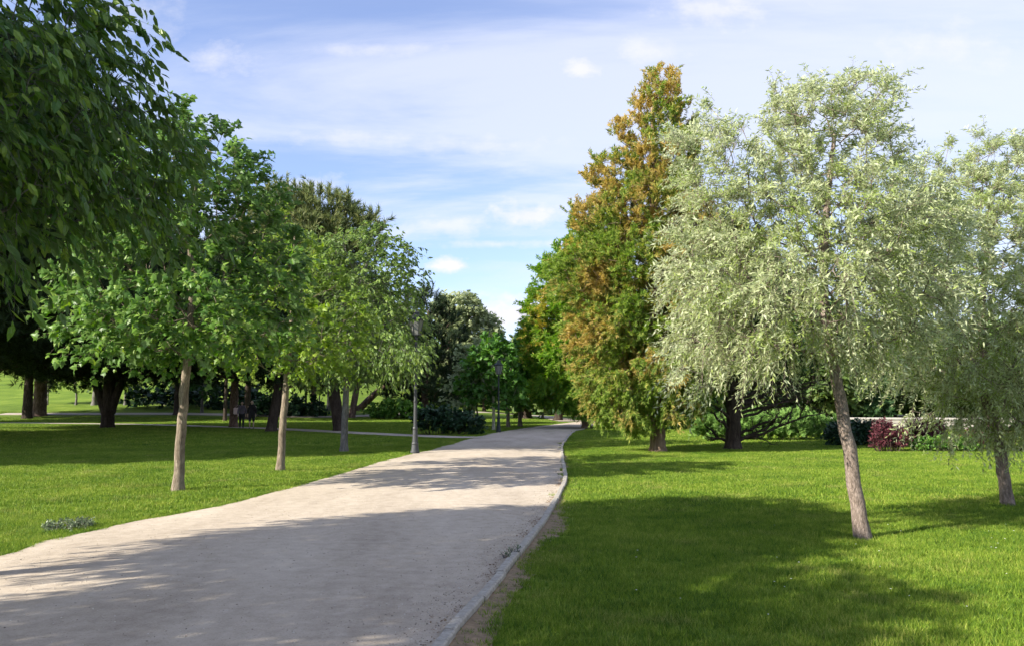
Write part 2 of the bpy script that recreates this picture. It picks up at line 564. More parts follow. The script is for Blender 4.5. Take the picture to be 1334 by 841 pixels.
def skeleton(rng, trunk, clumps, first, twig=0.006, expo=0.5, rise=0.9, step=0.3, wob=0.06):
    """joins every clump to the tree; returns chains of (points, radii)"""
    tp = [np.array(p) for p in trunk]
    P = list(tp); par = [-1] + list(range(len(tp) - 1))
    ok = [p[2] >= first for p in tp]
    ctr = np.array(trunk)
    dist = np.array([np.linalg.norm(ctr - c, axis=1).min() for c in clumps])
    order = np.argsort(dist)
    chains = []
    cap = len(tp) + int(sum(dist / step)) + 8 * len(clumps) + 50
    A = np.zeros((cap, 3)); n = len(tp); A[:n] = ctr
    K = np.zeros(cap, bool); K[:n] = ok
    for ci in order:
        c = clumps[ci]
        dv = c - A[:n]
        dd = np.linalg.norm(dv, axis=1)
        hz = np.hypot(dv[:, 0], dv[:, 1])
        cost = dd + rise * np.maximum(0, 0.35 * hz - dv[:, 2]) + np.where(K[:n], 0, 1e6)
        j = int(np.argmin(cost))
        p = A[j].copy(); L = dd[j]
        m = max(2, int(L / step) + 1)
        ts = np.linspace(0, 1, m + 1)[1:]
        lift = np.array([0, 0, -0.12 * L])
        pts = [p]
        ids = [j]
        off = rng.normal(size=3) * wob * L
        for t in ts:
            q = p + (c - p) * t + (lift + off) * math.sin(math.pi * t) + (rng.normal(size=3) * 0.02 * min(L, 1.5) if t < 1 else 0)
            if n >= cap: break
            A[n] = q; K[n] = True; P.append(q); par.append(ids[-1]); ids.append(n); n += 1
            pts.append(q)
        chains.append(ids)
    w = np.ones(n) * 1e-9
    isparent = set(par)
    for i in range(len(tp), n):
        if i not in isparent: w[i] = 1
    for i in range(n - 1, 0, -1):
        if par[i] >= 0: w[par[i]] += w[i]
    rad = twig * np.maximum(w, 1) ** expo
    return A, chains, rad, len(tp)


def make_leaves(rng, acc, wood, clumps, centre, tmpl, size, ntwig=5, tlen=0.45, nleaf=9, outw=0.8, up=0.15, droop=0.12, hang=0.2,
                normal_up=0.8, spread=0.6, jitter=0.06, side=0.8, sag_edge=0.0, twig_r=0.003, sizevar=0.38, tlenvar=0.35):
    tv, tf = tmpl
    N = len(clumps)
    C = np.asarray(centre)
    o = clumps - C
    o /= np.linalg.norm(o, axis=1)[:, None] + 1e-9
    base = np.repeat(clumps, ntwig, 0)
    od = np.repeat(o, ntwig, 0)
    rnd = rng.normal(size=(N * ntwig, 3)); rnd /= np.linalg.norm(rnd, axis=1)[:, None]
    d = od * outw + rnd * spread + np.array([0, 0, up])
    d /= np.linalg.norm(d, axis=1)[:, None] + 1e-9
    L = tlen * rng.uniform(1 - tlenvar, 1 + tlenvar, size=N * ntwig)
    base = base + rng.normal(size=base.shape) * jitter
    if wood is not None and twig_r > 0:
        # a thin three-sided twig: base ring and tip
        ts = np.array([0.0, 0.5, 1.0])
        pts = base[:, None, :] + d[:, None, :] * (ts[None, :, None] * L[:, None, None])
        pts[:, :, 2] -= droop * (ts ** 2)[None, :] * L[:, None] * 2
        u = np.cross(d, np.array([0.3, 0.2, 0.93])); u /= np.linalg.norm(u, axis=1)[:, None] + 1e-9
        w = np.cross(d, u)
        ring = []
        for k in range(3):
            a = 2 * math.pi * k / 3
            ring.append(math.cos(a) * u + math.sin(a) * w)
        ring = np.stack(ring, 1)
        rr = np.array([1.0, 0.75, 0.35]) * twig_r
        v = pts[:, :, None, :] + ring[:, None, :, :] * rr[None, :, None, None]
        nb = len(base)
        f = []
        for s_ in range(2):
            for k in range(3):
                f.append((s_ * 3 + k, s_ * 3 + (k + 1) % 3, s_ * 3 + 3 + (k + 1) % 3, s_ * 3 + 3 + k))
        f = np.array(f)
        wood.add_arr(v.reshape(-1, 3), ((np.arange(nb) * 9)[:, None, None] + f[None]).reshape(-1, 4))
    nb = len(base)
    t = (np.arange(nleaf) + 0.5)[None, :] / nleaf + rng.uniform(-0.5, 0.5, size=(nb, nleaf)) / nleaf
    t = 0.12 + 0.9 * t
    pos = base[:, None, :] + d[:, None, :] * (t * L[:, None])[:, :, None]
    pos[:, :, 2] -= droop * t ** 2 * L[:, None] * 2
    pos = pos.reshape(-1, 3)
    dd = np.repeat(d, nleaf, 0)
    r2 = rng.normal(size=pos.shape); r2 /= np.linalg.norm(r2, axis=1)[:, None]
    sd_ = np.cross(dd, r2); sd_ /= np.linalg.norm(sd_, axis=1)[:, None] + 1e-9
    yd = dd * 0.55 + sd_ * side + np.array([0, 0, -hang])
    nu = rng.normal(size=pos.shape) * 0.55 + np.array([0, 0, normal_up]) + np.repeat(od, nleaf, 0) * 0.25
    B = basis_from(yd, nu)
    sc = size * rng.uniform(1 - sizevar, 1 + sizevar, size=len(pos))
    acc.stamp(tv, tf, pos, B, sc)


def px_blob(px, py, depth, rx, rz, ry=None, origin=None):
    p = at_depth(px, py, depth)
    k = depth / FPX
    return [p[0] - origin[0], p[1] - origin[1], p[2] - origin[2], rx * k, (ry if ry else rx) * k, rz * k]


def make_tree(name, loc, seed, trunk_pts, r0, blobs, bark, leafm, tmpl, size, spacing, label, cat, group=None, first=1.5, shell=0.5, twig=0.006, expo=0.5,
              r_top=None, step=0.3, leaf_kw=None, centre=None, rise=0.9, limbs=True, flare=1.35, trunk_sides=14, extra_clumps=None, two_trunks=None, minr=0.0, keep=1.0):
    rng = np.random.default_rng(seed)
    root = empty(name, loc, label, cat, group)
    cl = blob_points(rng, blobs, spacing, shell)
    if keep < 1: cl = cl[rng.uniform(size=len(cl)) < keep]
    if extra_clumps is not None: cl = np.vstack([cl, extra_clumps])
    B = np.array(blobs)
    if centre is None:
        vol = (B[:, 3] * B[:, 4] * B[:, 5])[:, None]
        centre = (B[:, :3] * vol).sum(0) / vol.sum() - np.array([0, 0, 0.25 * B[:, 5].max()])
    n = max(10, int(np.linalg.norm(np.array(trunk_pts[-1]) - np.array(trunk_pts[0])) / 0.22))
    tp = catmull(trunk_pts, n)
    tp[2:-1, :2] += rng.normal(size=(n - 3, 2)) * 0.006
    A, chains, rad, nt_ = skeleton(rng, tp, cl, first, twig, expo, rise, step)
    hgt = (tp[:, 2] - tp[0, 2]) / max(1e-6, tp[-1, 2] - tp[0, 2])
    rt = r_top if r_top else r0 * 0.25
    tr = r0 * (1 - hgt) ** 0.8 * 0.85 + rt * hgt + r0 * 0.15 * (1 - hgt)
    tr = np.where(tp[:, 2] < 0.35, tr * (1 + (flare - 1) * (1 - np.clip(tp[:, 2], 0, 0.35) / 0.35) ** 2), tr)
    ta = Acc()
    tp2 = np.vstack([tp[:1] - np.array([0, 0, 0.12]), tp]); tr2 = np.concatenate([[tr[0] * 1.05], tr])
    ta.tube(tp2, tr2, trunk_sides, rough=0.035, rng=rng)
    if two_trunks:
        for pts2, ra, rb in two_trunks:
            q = catmull(pts2, max(8, int(np.linalg.norm(np.array(pts2[-1]) - np.array(pts2[0])) / .3)))
            ta.tube(q, np.linspace(ra, rb, len(q)), trunk_sides, rough=0.03, rng=rng)
    ta.build('trunk', bark, root, smooth=True)
    wd = Acc()
    for ids in chains:
        pts = A[ids]
        rr = rad[ids].copy()
        j0 = ids[0]
        if j0 < nt_:
            rr[0] = min(rr[1] * 1.2, tr[j0] * 0.9)
        else:
            rr[0] = min(rr[0], rr[1] * 1.15)
        rr = np.maximum(np.minimum(rr, r0 * 0.55), minr)
        wd.tube(pts, rr, 5 if rr.max() < 0.03 else 7, cap=False)
    lf = Acc()
    kw = dict(leaf_kw or {})
    make_leaves(rng, lf, wd, cl, centre, tmpl, size, **kw)
    if limbs: wd.build('limbs', bark, root, smooth=True)
    lf.build('foliage', leafm, root)
    root['_n'] = 1; del root['_n']
    return root


# ------------------------------------------------------------------ ground, paths, kerb
def pixpts(lst):
    return np.array([tuple(at(px, py))[:2] for px, py in lst])


LEFT_EDGE = np.vstack([[(-7.4, -30), (-7.0, -12), (-6.6, -2), (-6.1, 4)],
                       pixpts([(0, 725), (67, 705), (134, 691), (200, 676), (300, 656), (369, 638), (494, 602), (539, 590.5), (600, 575), (648, 563), (705, 554.5), (782, 546.3)]),
                       [(17, 93), (34, 104), (70, 116)]])
RIGHT_EDGE = np.vstack([[(-3.2, -30), (-2.4, -12), (-1.5, -1), (-0.95, 2.5)],
                        pixpts([(569, 841), (612, 792), (658, 738), (705, 678), (727, 641), (734, 621), (731, 601), (730.5, 588), (733, 577), (747, 562), (768, 557), (783, 552.5)]),
                        [(12, 70), (22, 80), (42, 91), (74, 101)]])


def resample(P, n):
    Q = catmull(P, len(P) * 24)
    s = np.concatenate([[0], np.cumsum(np.linalg.norm(np.diff(Q, axis=0), axis=1))])
    t = np.linspace(0, s[-1], n)
    return np.stack([np.interp(t, s, Q[:, k]) for k in range(Q.shape[1])], 1)


rng0 = np.random.default_rng(11)
NP_ = 700
LE = resample(np.column_stack([LEFT_EDGE]), NP_)
RE = resample(np.column_stack([RIGHT_EDGE]), NP_)
# ragged grass edge on the left side
LEw = LE.copy()
wob = np.convolve(rng0.normal(size=NP_ + 8), np.ones(9) / 9, 'valid')
nrm = np.stack([-(np.gradient(LE[:, 1])), np.gradient(LE[:, 0])], 1); nrm /= np.linalg.norm(nrm, axis=1)[:, None]
LEw += nrm * (wob * 0.13)[:, None]


def in_poly(poly, x, y):
    inside = np.zeros(len(x), bool)
    n = len(poly); j = n - 1
    for i in range(n):
        xi, yi = poly[i]; xj, yj = poly[j]
        if yi != yj:
            c = ((yi > y) != (yj > y)) & (x < (xj - xi) * (y - yi) / (yj - yi) + xi)
            inside ^= c
        j = i
    return inside


def seg_dist(line, x, y):
    d = np.full(len(x), 1e9)
    for i in range(len(line) - 1):
        a, b = line[i], line[i + 1]
        ab = b - a; L2 = (ab ** 2).sum() + 1e-12
        t = np.clip(((x - a[0]) * ab[0] + (y - a[1]) * ab[1]) / L2, 0, 1)
        d = np.minimum(d, np.hypot(x - a[0] - t * ab[0], y - a[1] - t * ab[1]))
    return d


def lawn_material():
    m, t, p = new_mat('lawn_soil')
    g = t.n('NewGeometry')
    n = t.n('TexNoise', i_Scale=0.35, i_Detail=6.0, i_Roughness=0.6)
    t.l(g.outputs['Position'], n.inputs['Vector'])
    n2 = t.n('TexNoise', i_Scale=9.0, i_Detail=8.0, i_Roughness=0.75)
    t.l(g.outputs['Position'], n2.inputs['Vector'])
    f = t.m('ADD', t.m('MULTIPLY', n.outputs[0], 0.5), t.m('MULTIPLY', n2.outputs[0], 0.5))
    c = t.ramp(f, [(0.32, (0.055, 0.10, 0.016)), (0.5, (0.13, 0.20, 0.024)), (0.66, (0.24, 0.30, 0.05))])
    t.l(c, p.inputs['Base Color'])
    p.inputs['Roughness'].default_value = 0.95
    p.inputs['Specular IOR Level'].default_value = 0.1
    b = t.n('Bump', i_Strength=0.8, i_Distance=0.05)
    t.l(n2.outputs[0], b.inputs['Height']); t.l(b.outputs[0], p.inputs['Normal'])
    return m


def blade_material():
    m, t, p = new_mat('grass_blade')
    g = t.n('NewGeometry')
    n = t.n('TexNoise', i_Scale=0.55, i_Detail=5.0, i_Roughness=0.65)
    t.l(g.outputs['Position'], n.inputs['Vector'])
    n3 = t.n('TexNoise', i_Scale=3.2, i_Detail=4.0, i_Roughness=0.6)
    t.l(g.outputs['Position'], n3.inputs['Vector'])
    f = t.m('ADD', t.m('MULTIPLY', n.outputs[0], 0.40), t.m('ADD', t.m('MULTIPLY', n3.outputs[0], 0.32), t.m('MULTIPLY', g.outputs['Random Per Island'], 0.28)))
    c = t.ramp(f, [(0.34, (0.055, 0.130, 0.014)), (0.46, (0.135, 0.235, 0.020)), (0.57, (0.235, 0.345, 0.032)), (0.68, (0.40, 0.44, 0.085))])
    nd = t.n('TexNoise', i_Scale=0.9, i_Detail=6.0, i_Roughness=0.7)
    t.l(g.outputs['Position'], nd.inputs['Vector'])
    dry = t.n('MapRange', interpolation_type='SMOOTHSTEP', i_From_Min=0.55, i_From_Max=0.74, i_To_Max=0.65)
    t.l(t.m('ADD', nd.outputs[0], t.m('MULTIPLY', t.m('SUBTRACT', g.outputs['Random Per Island'], 0.5), 0.16)), dry.inputs[0])
    c = t.mix(dry.outputs[0], c, (0.40, 0.36, 0.12))
    t.l(c, p.inputs['Base Color'])
    p.inputs['Roughness'].default_value = 0.55
    p.inputs['Specular IOR Level'].default_value = 0.25
    tr = t.n('BsdfTranslucent')
    t.l(c, tr.inputs[0])
    mx = t.n('MixShader'); mx.inputs[0].default_value = 0.4
    t.l(p.outputs[0], mx.inputs[1]); t.l(tr.outputs[0], mx.inputs[2])
    t.l(mx.outputs[0], m.node_tree.nodes['Material Output'].inputs[0])
    return m


def path_material():
    m, t, p = new_mat('compacted_sand')
    g = t.n('NewGeometry')
    big = t.n('TexNoise', i_Scale=0.5, i_Detail=5.0, i_Roughness=0.6)
    mp_ = t.n('Mapping'); mp_.inputs['Scale'].default_value = (1.6, 0.5, 1); mp_.inputs['Rotation'].default_value = (0, 0, R(12))
    t.l(g.outputs['Position'], mp_.inputs[0]); t.l(mp_.outputs[0], big.inputs['Vector'])
    mid = t.n('TexNoise', i_Scale=6.0, i_Detail=7.0, i_Roughness=0.7)
    t.l(g.outputs['Position'], mid.inputs['Vector'])
    grit = t.n('TexNoise', i_Scale=120.0, i_Detail=3.0, i_Roughness=0.8)
    t.l(g.outputs['Position'], grit.inputs['Vector'])
    f = t.m('ADD', t.m('ADD', t.m('MULTIPLY', big.outputs[0], 0.42), t.m('MULTIPLY', mid.outputs[0], 0.34)), t.m('MULTIPLY', grit.outputs[0], 0.24))
    c = t.ramp(f, [(0.36, (0.33, 0.275, 0.215)), (0.5, (0.475, 0.405, 0.325)), (0.64, (0.60, 0.525, 0.43))])
    peb = t.n('TexVoronoi', i_Scale=85.0)
    t.l(g.outputs['Position'], peb.inputs['Vector'])
    pk = t.ramp(peb.outputs['Color'], [(0.0, (0.62, 0.60, 0.58)), (0.25, (1, 1, 1)), (0.85, (1, 1, 1)), (1.0, (1.22, 1.2, 1.16))])
    c = t.mix(0.75, c, pk, 'MULTIPLY')
    t.l(c, p.inputs['Base Color'])
    p.inputs['Roughness'].default_value = 0.95
    p.inputs['Specular IOR Level'].default_value = 0.1
    h = t.m('ADD', t.m('MULTIPLY', grit.outputs[0], 0.25), t.m('ADD', t.m('MULTIPLY', mid.outputs[0], 1.0), t.m('MULTIPLY', peb.outputs['Distance'], 0.12)))
    b = t.n('Bump', i_Strength=0.5, i_Distance=0.02)
    t.l(h, b.inputs['Height']); t.l(b.outputs[0], p.inputs['Normal'])
    return m


LAWN, BLADE, SAND = lawn_material(), blade_material(), path_material()
DIRT = plain('bare_dirt', (0.23, 0.165, 0.10), 0.95, var=0.25, scale=14, bump=0.6)
SIDE = plain('pale_earth_path', (0.42, 0.36, 0.29), 0.95, var=0.15, scale=3, bump=0.3)
CONC = plain('kerb_concrete', (0.36, 0.33, 0.285), 0.9, var=0.22, scale=18, bump=0.4)

# one sheet of ground out to the horizon
gx = np.concatenate([[-2500, -1200, -600, -300], np.arange(-160, 161, 4.0), [300, 600, 1200, 2500]])
gy = np.concatenate([[-1500, -500, -150], np.arange(-40, 281, 4.0), [400, 700, 1400, 3000]])
GX, GY = np.meshgrid(gx, gy)
gz = ground_z(GX, GY)
a = Acc()
nx_, ny_ = len(gx), len(gy)
i = (np.arange(ny_ - 1)[:, None] * nx_ + np.arange(nx_ - 1)[None]).ravel()
a.add_arr(np.stack([GX.ravel(), GY.ravel(), gz.ravel()], 1), np.stack([i, i + 1, i + nx_ + 1, i + nx_], 1))
tag(a.build('lawn_ground', LAWN, smooth=True), kind='structure')

# the broad sandy walk, slightly crowned
a = Acc()
C_ = 13
vv = []
for k in range(C_):
    f = k / (C_ - 1)
    q = LEw * (1 - f) + RE * f
    z = 0.010 + 0.028 * (1 - (2 * f - 1) ** 2)
    vv.append(np.column_stack([q, np.full(NP_, z)]))
vv = np.stack(vv, 1)
i = (np.arange(NP_ - 1)[:, None] * C_ + np.arange(C_ - 1)[None]).ravel()
a.add_arr(vv.reshape(-1, 3), np.stack([i, i + 1, i + C_ + 1, i + C_], 1))
tag(a.build('sandy_path', SAND, smooth=True), kind='structure')

# kerb: concrete blocks along the right edge, laid end to end
nr = np.stack([np.gradient(RE[:, 1]), -np.gradient(RE[:, 0])], 1); nr /= np.linalg.norm(nr, axis=1)[:, None]
sarc = np.concatenate([[0], np.cumsum(np.linalg.norm(np.diff(RE, axis=0), axis=1))])
s_end = np.interp(50, RE[:, 1], sarc)
a = Acc()
KW = 0.088
s = 0.0
while s < s_end:
    s1 = s + 0.984
    ss = np.linspace(s, s1, 5)
    px_ = np.stack([np.interp(ss, sarc, RE[:, 0]), np.interp(ss, sarc, RE[:, 1])], 1)
    nn_ = np.stack([np.interp(ss, sarc, nr[:, 0]), np.interp(ss, sarc, nr[:, 1])], 1)
    if px_[0, 1] > -6:
        h = 0.062 + rng0.normal() * 0.003
        sh = rng0.normal() * 0.005
        prof = [(0.0, -0.1), (0.0, h - 0.014), (0.014, h), (KW - 0.012, h), (KW, h - 0.012), (KW, -0.1)]
        vs = []
        for q, n_ in zip(px_, nn_):
            for o_, z_ in prof:
                vs.append((q[0] + n_[0] * (o_ + sh), q[1] + n_[1] * (o_ + sh), z_))
        fs = []
        for u in range(4):
            for w in range(5):
                fs.append((u * 6 + w, u * 6 + w + 1, u * 6 + 6 + w + 1, u * 6 + 6 + w))
        fs += [tuple(range(6)), tuple(reversed(range(24, 30)))]
        a.add(vs, fs)
    s += 1.0
tag(a.build('kerb', CONC), kind='structure')

# worn strip of bare dirt right of the kerb
a = Acc()
m_ = (RE[:, 1] > -6) & (RE[:, 1] < 42)
P0 = RE[m_] + nr[m_] * (KW + 0.002)
ww = 0.17 + 0.11 * np.convolve(rng0.normal(size=m_.sum() + 14), np.ones(15) / 15, 'valid') * 3
yy = P0[:, 1]
ww = np.clip(ww * np.where(yy < 9, 1.2, np.where(yy < 12, 0.9, 0.5)), 0.03, 0.5)
DW = ww
P1 = P0 + nr[m_] * ww[:, None]
n = len(P0)
a.add_arr(np.vstack([np.column_stack([P0, np.full(n, 0.016)]), np.column_stack([P1, np.full(n, 0.004)])]),
          np.stack([np.arange(n - 1), np.arange(n - 1) + n, np.arange(1, n) + n, np.arange(1, n)], 1))
tag(a.build('bare_dirt_strip', DIRT, smooth=True), kind='structure')


def side_path(name, pts, w):
    P = resample(np.array(pts), 120)
    t_ = np.gradient(P, axis=0); t_ /= np.linalg.norm(t_, axis=1)[:, None]
    n_ = np.stack([-t_[:, 1], t_[:, 0]], 1)
    A0, A1 = P + n_ * w / 2, P - n_ * w / 2
    a = Acc()
    z = lambda q: ground_z(q[:, 0], q[:, 1]) + 0.03
    a.add_arr(np.vstack([np.column_stack([A0, z(A0)]), np.column_stack([A1, z(A1)])]),
              np.stack([np.arange(119), np.arange(119) + 120, np.arange(1, 120) + 120, np.arange(1, 120)], 1))
    tag(a.build(name, SIDE, smooth=True), kind='structure')
    return P


SP1 = side_path('earth_side_path', [tuple(at(x, y))[:2] for x, y in ((640, 569), (600, 569.5), (530, 567), (440, 562.5), (340, 557.5), (180, 552.5), (60, 551), (0, 550.5), (-200, 550))], 1.7)
SP2 = side_path('far_earth_path', [tuple(at(x, y))[:2] for x, y in ((745, 548.5), (700, 541), (645, 537.5), (600, 536), (500, 540), (420, 542.5), (340, 541), (240, 539), (0, 539))], 2.2)

# ------------------------------------------------------------------ grass blades (instanced patches)
ROADPOLY = np.vstack([LEw, (RE + nr * (KW + 0.01))[::-1]])


def blade_patch(name, size, count, h, w, seed):
    rg = np.random.default_rng(seed)
    a = Acc()
    tv = np.array([(-0.5, 0, 0), (0.5, 0, 0), (0.36, 0.5, 0.06), (-0.36, 0.5, 0.06), (0, 1, 0.28)])
    tf = [(0, 1, 2, 3), (3, 2, 4)]
    pos = np.column_stack([rg.uniform(-size / 2, size / 2, (count, 2)), np.full(count, -0.004)])
    lean = rg.normal(size=(count, 2)) * 0.42
    yd = np.column_stack([lean, np.ones(count)])
    up = rg.normal(size=(count, 3)); up[:, 2] *= .2
    B = basis_from(yd, up)
    hh = h * rg.uniform(0.45, 1.25, count)
    a.stamp(tv, tf, pos, B, np.column_stack([np.full(count, w) * rg.uniform(.7, 1.3, count), hh, hh]))
    o = bpy.data.objects.new(name, a.mesh(name, BLADE))
    return o


def scatter(name, patches, pts, rz, scl, kind='stuff'):
    me = bpy.data.meshes.new(name)
    me.vertices.add(len(pts)); me.vertices.foreach_set('co', np.asarray(pts, np.float32).ravel())
    for nm, arr, ty in (('rz', rz, 'FLOAT'), ('scl', scl, 'FLOAT')):
        at_ = me.attributes.new(nm, ty, 'POINT'); at_.data.foreach_set('value', np.asarray(arr, np.float32))
    me.update()
    o = bpy.data.objects.new(name, me); COL.objects.link(o)
    ng = bpy.data.node_groups.new(name + '_nodes', 'GeometryNodeTree')
    ng.interface.new_socket('Geometry', in_out='INPUT', socket_type='NodeSocketGeometry')
    ng.interface.new_socket('Geometry', in_out='OUTPUT', socket_type='NodeSocketGeometry')
    N = ng.nodes
    gi, go = N.new('NodeGroupInput'), N.new('NodeGroupOutput')
    iop = N.new('GeometryNodeInstanceOnPoints')
    jn = N.new('GeometryNodeGeometryToInstance')
    for p_ in reversed(patches):
        oi = N.new('GeometryNodeObjectInfo'); oi.inputs['Object'].default_value = p_
        ng.links.new(oi.outputs['Geometry'], jn.inputs[0])
    a1, a2 = N.new('GeometryNodeInputNamedAttribute'), N.new('GeometryNodeInputNamedAttribute')
    a1.data_type = a2.data_type = 'FLOAT'
    a1.inputs['Name'].default_value = 'rz'; a2.inputs['Name'].default_value = 'scl'
    cx = N.new('ShaderNodeCombineXYZ')
    ng.links.new(a1.outputs['Attribute'], cx.inputs[2])
    rot = N.new('FunctionNodeEulerToRotation')
    ng.links.new(cx.outputs[0], rot.inputs[0])
    ng.links.new(gi.outputs[0], iop.inputs['Points'])
    ng.links.new(jn.outputs[0], iop.inputs['Instance'])
    ri = N.new('FunctionNodeRandomValue'); ri.data_type = 'INT'
    ri.inputs[4].default_value = 0; ri.inputs[5].default_value = len(patches) - 1
    iop.inputs['Pick Instance'].default_value = True
    ng.links.new(ri.outputs[2], iop.inputs['Instance Index'])
    ng.links.new(rot.outputs[0], iop.inputs['Rotation'])
    cs = N.new('ShaderNodeCombineXYZ')
    for q in range(3): ng.links.new(a2.outputs['Attribute'], cs.inputs[q])
    ng.links.new(cs.outputs[0], iop.inputs['Scale'])
    ng.links.new(iop.outputs[0], go.inputs[0])
    md = o.modifiers.new('scatter', 'NODES'); md.node_group = ng
    return tag(o, kind=kind)


def lawn_points(rg, x0, x1, y0, y1, cell, margin, fov=0.75):
    nx, ny = int((x1 - x0) / cell), int((y1 - y0) / cell)
    x, y = np.meshgrid(x0 + (np.arange(nx) + .5) * cell, y0 + (np.arange(ny) + .5) * cell)
    x = x.ravel() + rg.uniform(-.4, .4, nx * ny) * cell; y = y.ravel() + rg.uniform(-.4, .4, nx * ny) * cell
    k = np.abs(x) < y * fov + 2.0
    x, y = x[k], y[k]
    k = ~in_poly(ROADPOLY[::3], x, y)
    x, y = x[k], y[k]
    k = seg_dist(LEw[::4], x, y) > margin
    x, y = x[k], y[k]
    # off the dirt strip and the kerb
    d = seg_dist(RE[::4], x, y)
    lim = np.interp(y, P0[:, 1], DW) + KW
    k = np.where(margin > 1, d > margin + 0.2, (d > lim + margin * 0.5) | (y > 42) & (d > KW + margin))
    x, y = x[k], y[k]
    k = (seg_dist(SP1[::3], x, y) > 0.95 + margin) & (seg_dist(SP2[::3], x, y) > 1.2 + margin)
    x, y = x[k], y[k]
    return np.column_stack([x, y, ground_z(x, y)])


rg = np.random.default_rng(5)
near = [blade_patch('grass_tuft', 0.30, 330, 0.055, 0.0050, s_) for s_ in (1, 2, 3)]
mid = [blade_patch('grass_patch', 0.62, 560, 0.062, 0.0095, s_) for s_ in (4, 5, 6)]
farp = [blade_patch('grass_swathe', 2.2, 1500, 0.075, 0.024, s_) for s_ in (7, 8)]
P = lawn_points(rg, -12, 11, 3.8, 12.5, 0.19, 0.08)
scatter('grass_blades', near, P, rg.uniform(0, 6.28, len(P)), rg.uniform(.7, 1.2, len(P)))
P = lawn_points(rg, -24, 24, 12.2, 31, 0.42, 0.20)
scatter('mid_distance_grass', mid, P, rg.uniform(0, 6.28, len(P)), rg.uniform(.75, 1.15, len(P)))
Pe = lawn_points(rg, -30, 40, 29, 66, 0.42, 0.22)
dm = np.minimum(np.minimum(seg_dist(LEw[::4], Pe[:, 0], Pe[:, 1]), seg_dist(RE[::4], Pe[:, 0], Pe[:, 1])), seg_dist(SP1[::3], Pe[:, 0], Pe[:, 1]) - .6)
Pe = Pe[dm < 1.9]
scatter('path_edge_grass', mid, Pe, rg.uniform(0, 6.28, len(Pe)), rg.uniform(.75, 1.15, len(Pe)))
P = lawn_points(rg, -62, 62, 30, 84, 1.6, 1.25)
scatter('distant_grass', farp, P, rg.uniform(0, 6.28, len(P)), rg.uniform(.8, 1.15, len(P)))
# short turf fringe that softens both edges of the walk
fr = [blade_patch('turf_fringe', 0.14, 60, 0.042, 0.0055, s_) for s_ in (9, 10)]
pts = []
for line, sgn, y0, y1, base in ((LEw, 1, 5, 40, 0.05),):
    nn = np.stack([-np.gradient(line[:, 1]), np.gradient(line[:, 0])], 1); nn /= np.linalg.norm(nn, axis=1)[:, None]
    sl = np.concatenate([[0], np.cumsum(np.linalg.norm(np.diff(line, axis=0), axis=1))])
    s = np.interp(y0, line[:, 1], sl)
    while s < np.interp(y1, line[:, 1], sl):
        for _ in range(2):
            o_ = base + rg.uniform(-0.05, 0.10)
            pts.append([np.interp(s, sl, line[:, 0]) + sgn * o_ * np.interp(s, sl, nn[:, 0]), np.interp(s, sl, line[:, 1]) + sgn * o_ * np.interp(s, sl, nn[:, 1]), 0])
        s += 0.07
# along the dirt strip
for k_ in range(len(P1) - 1):
    if P1[k_, 1] > 3.5 and P1[k_, 1] < 40:
        for _ in range(3):
            t_ = rg.uniform(); q = P1[k_] * (1 - t_) + P1[k_ + 1] * t_
            o_ = rg.normal() * 0.06 + 0.02
            nn_ = nr[m_][k_]
            pts.append([q[0] + nn_[0] * o_, q[1] + nn_[1] * o_, 0])
# sparse tufts in the dirt
for k_ in range(0, len(P1), 1):
    for _ in range(2 if 3.5 < P1[k_, 1] < 30 else 0):
        t_ = rg.uniform(0.25, 1)
        q = P0[k_] * (1 - t_) + P1[k_] * t_
        pts.append([q[0], q[1], 0])
pts = np.array(pts)
scatter('grass_fringe', fr, pts, rg.uniform(0, 6.28, len(pts)), rg.uniform(.5, 1.25, len(pts)))

# fallen leaf litter and crumbs of soil lying along the kerb
a = Acc()
tv, tf = T_ovate(0.3)
n = 1500
k_ = rg.integers(0, len(RE), n)
ys_ = rg.uniform(3.5, 18, n) ** 1.0
cx_ = np.interp(ys_, RE[100:500, 1], RE[100:500, 0])
off = -np.abs(rg.normal(size=n)) * 0.07 - 0.01
far_ = rg.uniform(size=n) < 0.04
off = np.where(far_, -rg.uniform(0.1, 2.5, n), off)
onstrip = rg.uniform(size=n) < 0.25
off = np.where(onstrip, KW + rg.uniform(0.02, 0.3, n), off)
clump_ = np.sin(ys_ * 5.1) + np.sin(ys_ * 2.3 + 1)
kk = (clump_ > -0.3) | far_ | onstrip
pos = np.column_stack([cx_ + off, ys_, np.where(onstrip, 0.022, 0.024)])[kk]
yd = np.column_stack([rg.normal(size=(len(pos), 2)), rg.normal(size=len(pos)) * 0.15])
B = basis_from(yd, np.column_stack([rg.normal(size=(len(pos), 2)) * .3, np.ones(len(pos))]))
a.stamp(tv, tf, pos, B, rg.uniform(0.010, 0.032, len(pos)))
LITTER = leaf_mat('dry_leaf', [(0.10, 0.06, 0.035), (0.20, 0.13, 0.07), (0.30, 0.22, 0.14)], trans=0.1)
tag(a.build('leaf_litter', LITTER), kind='stuff')
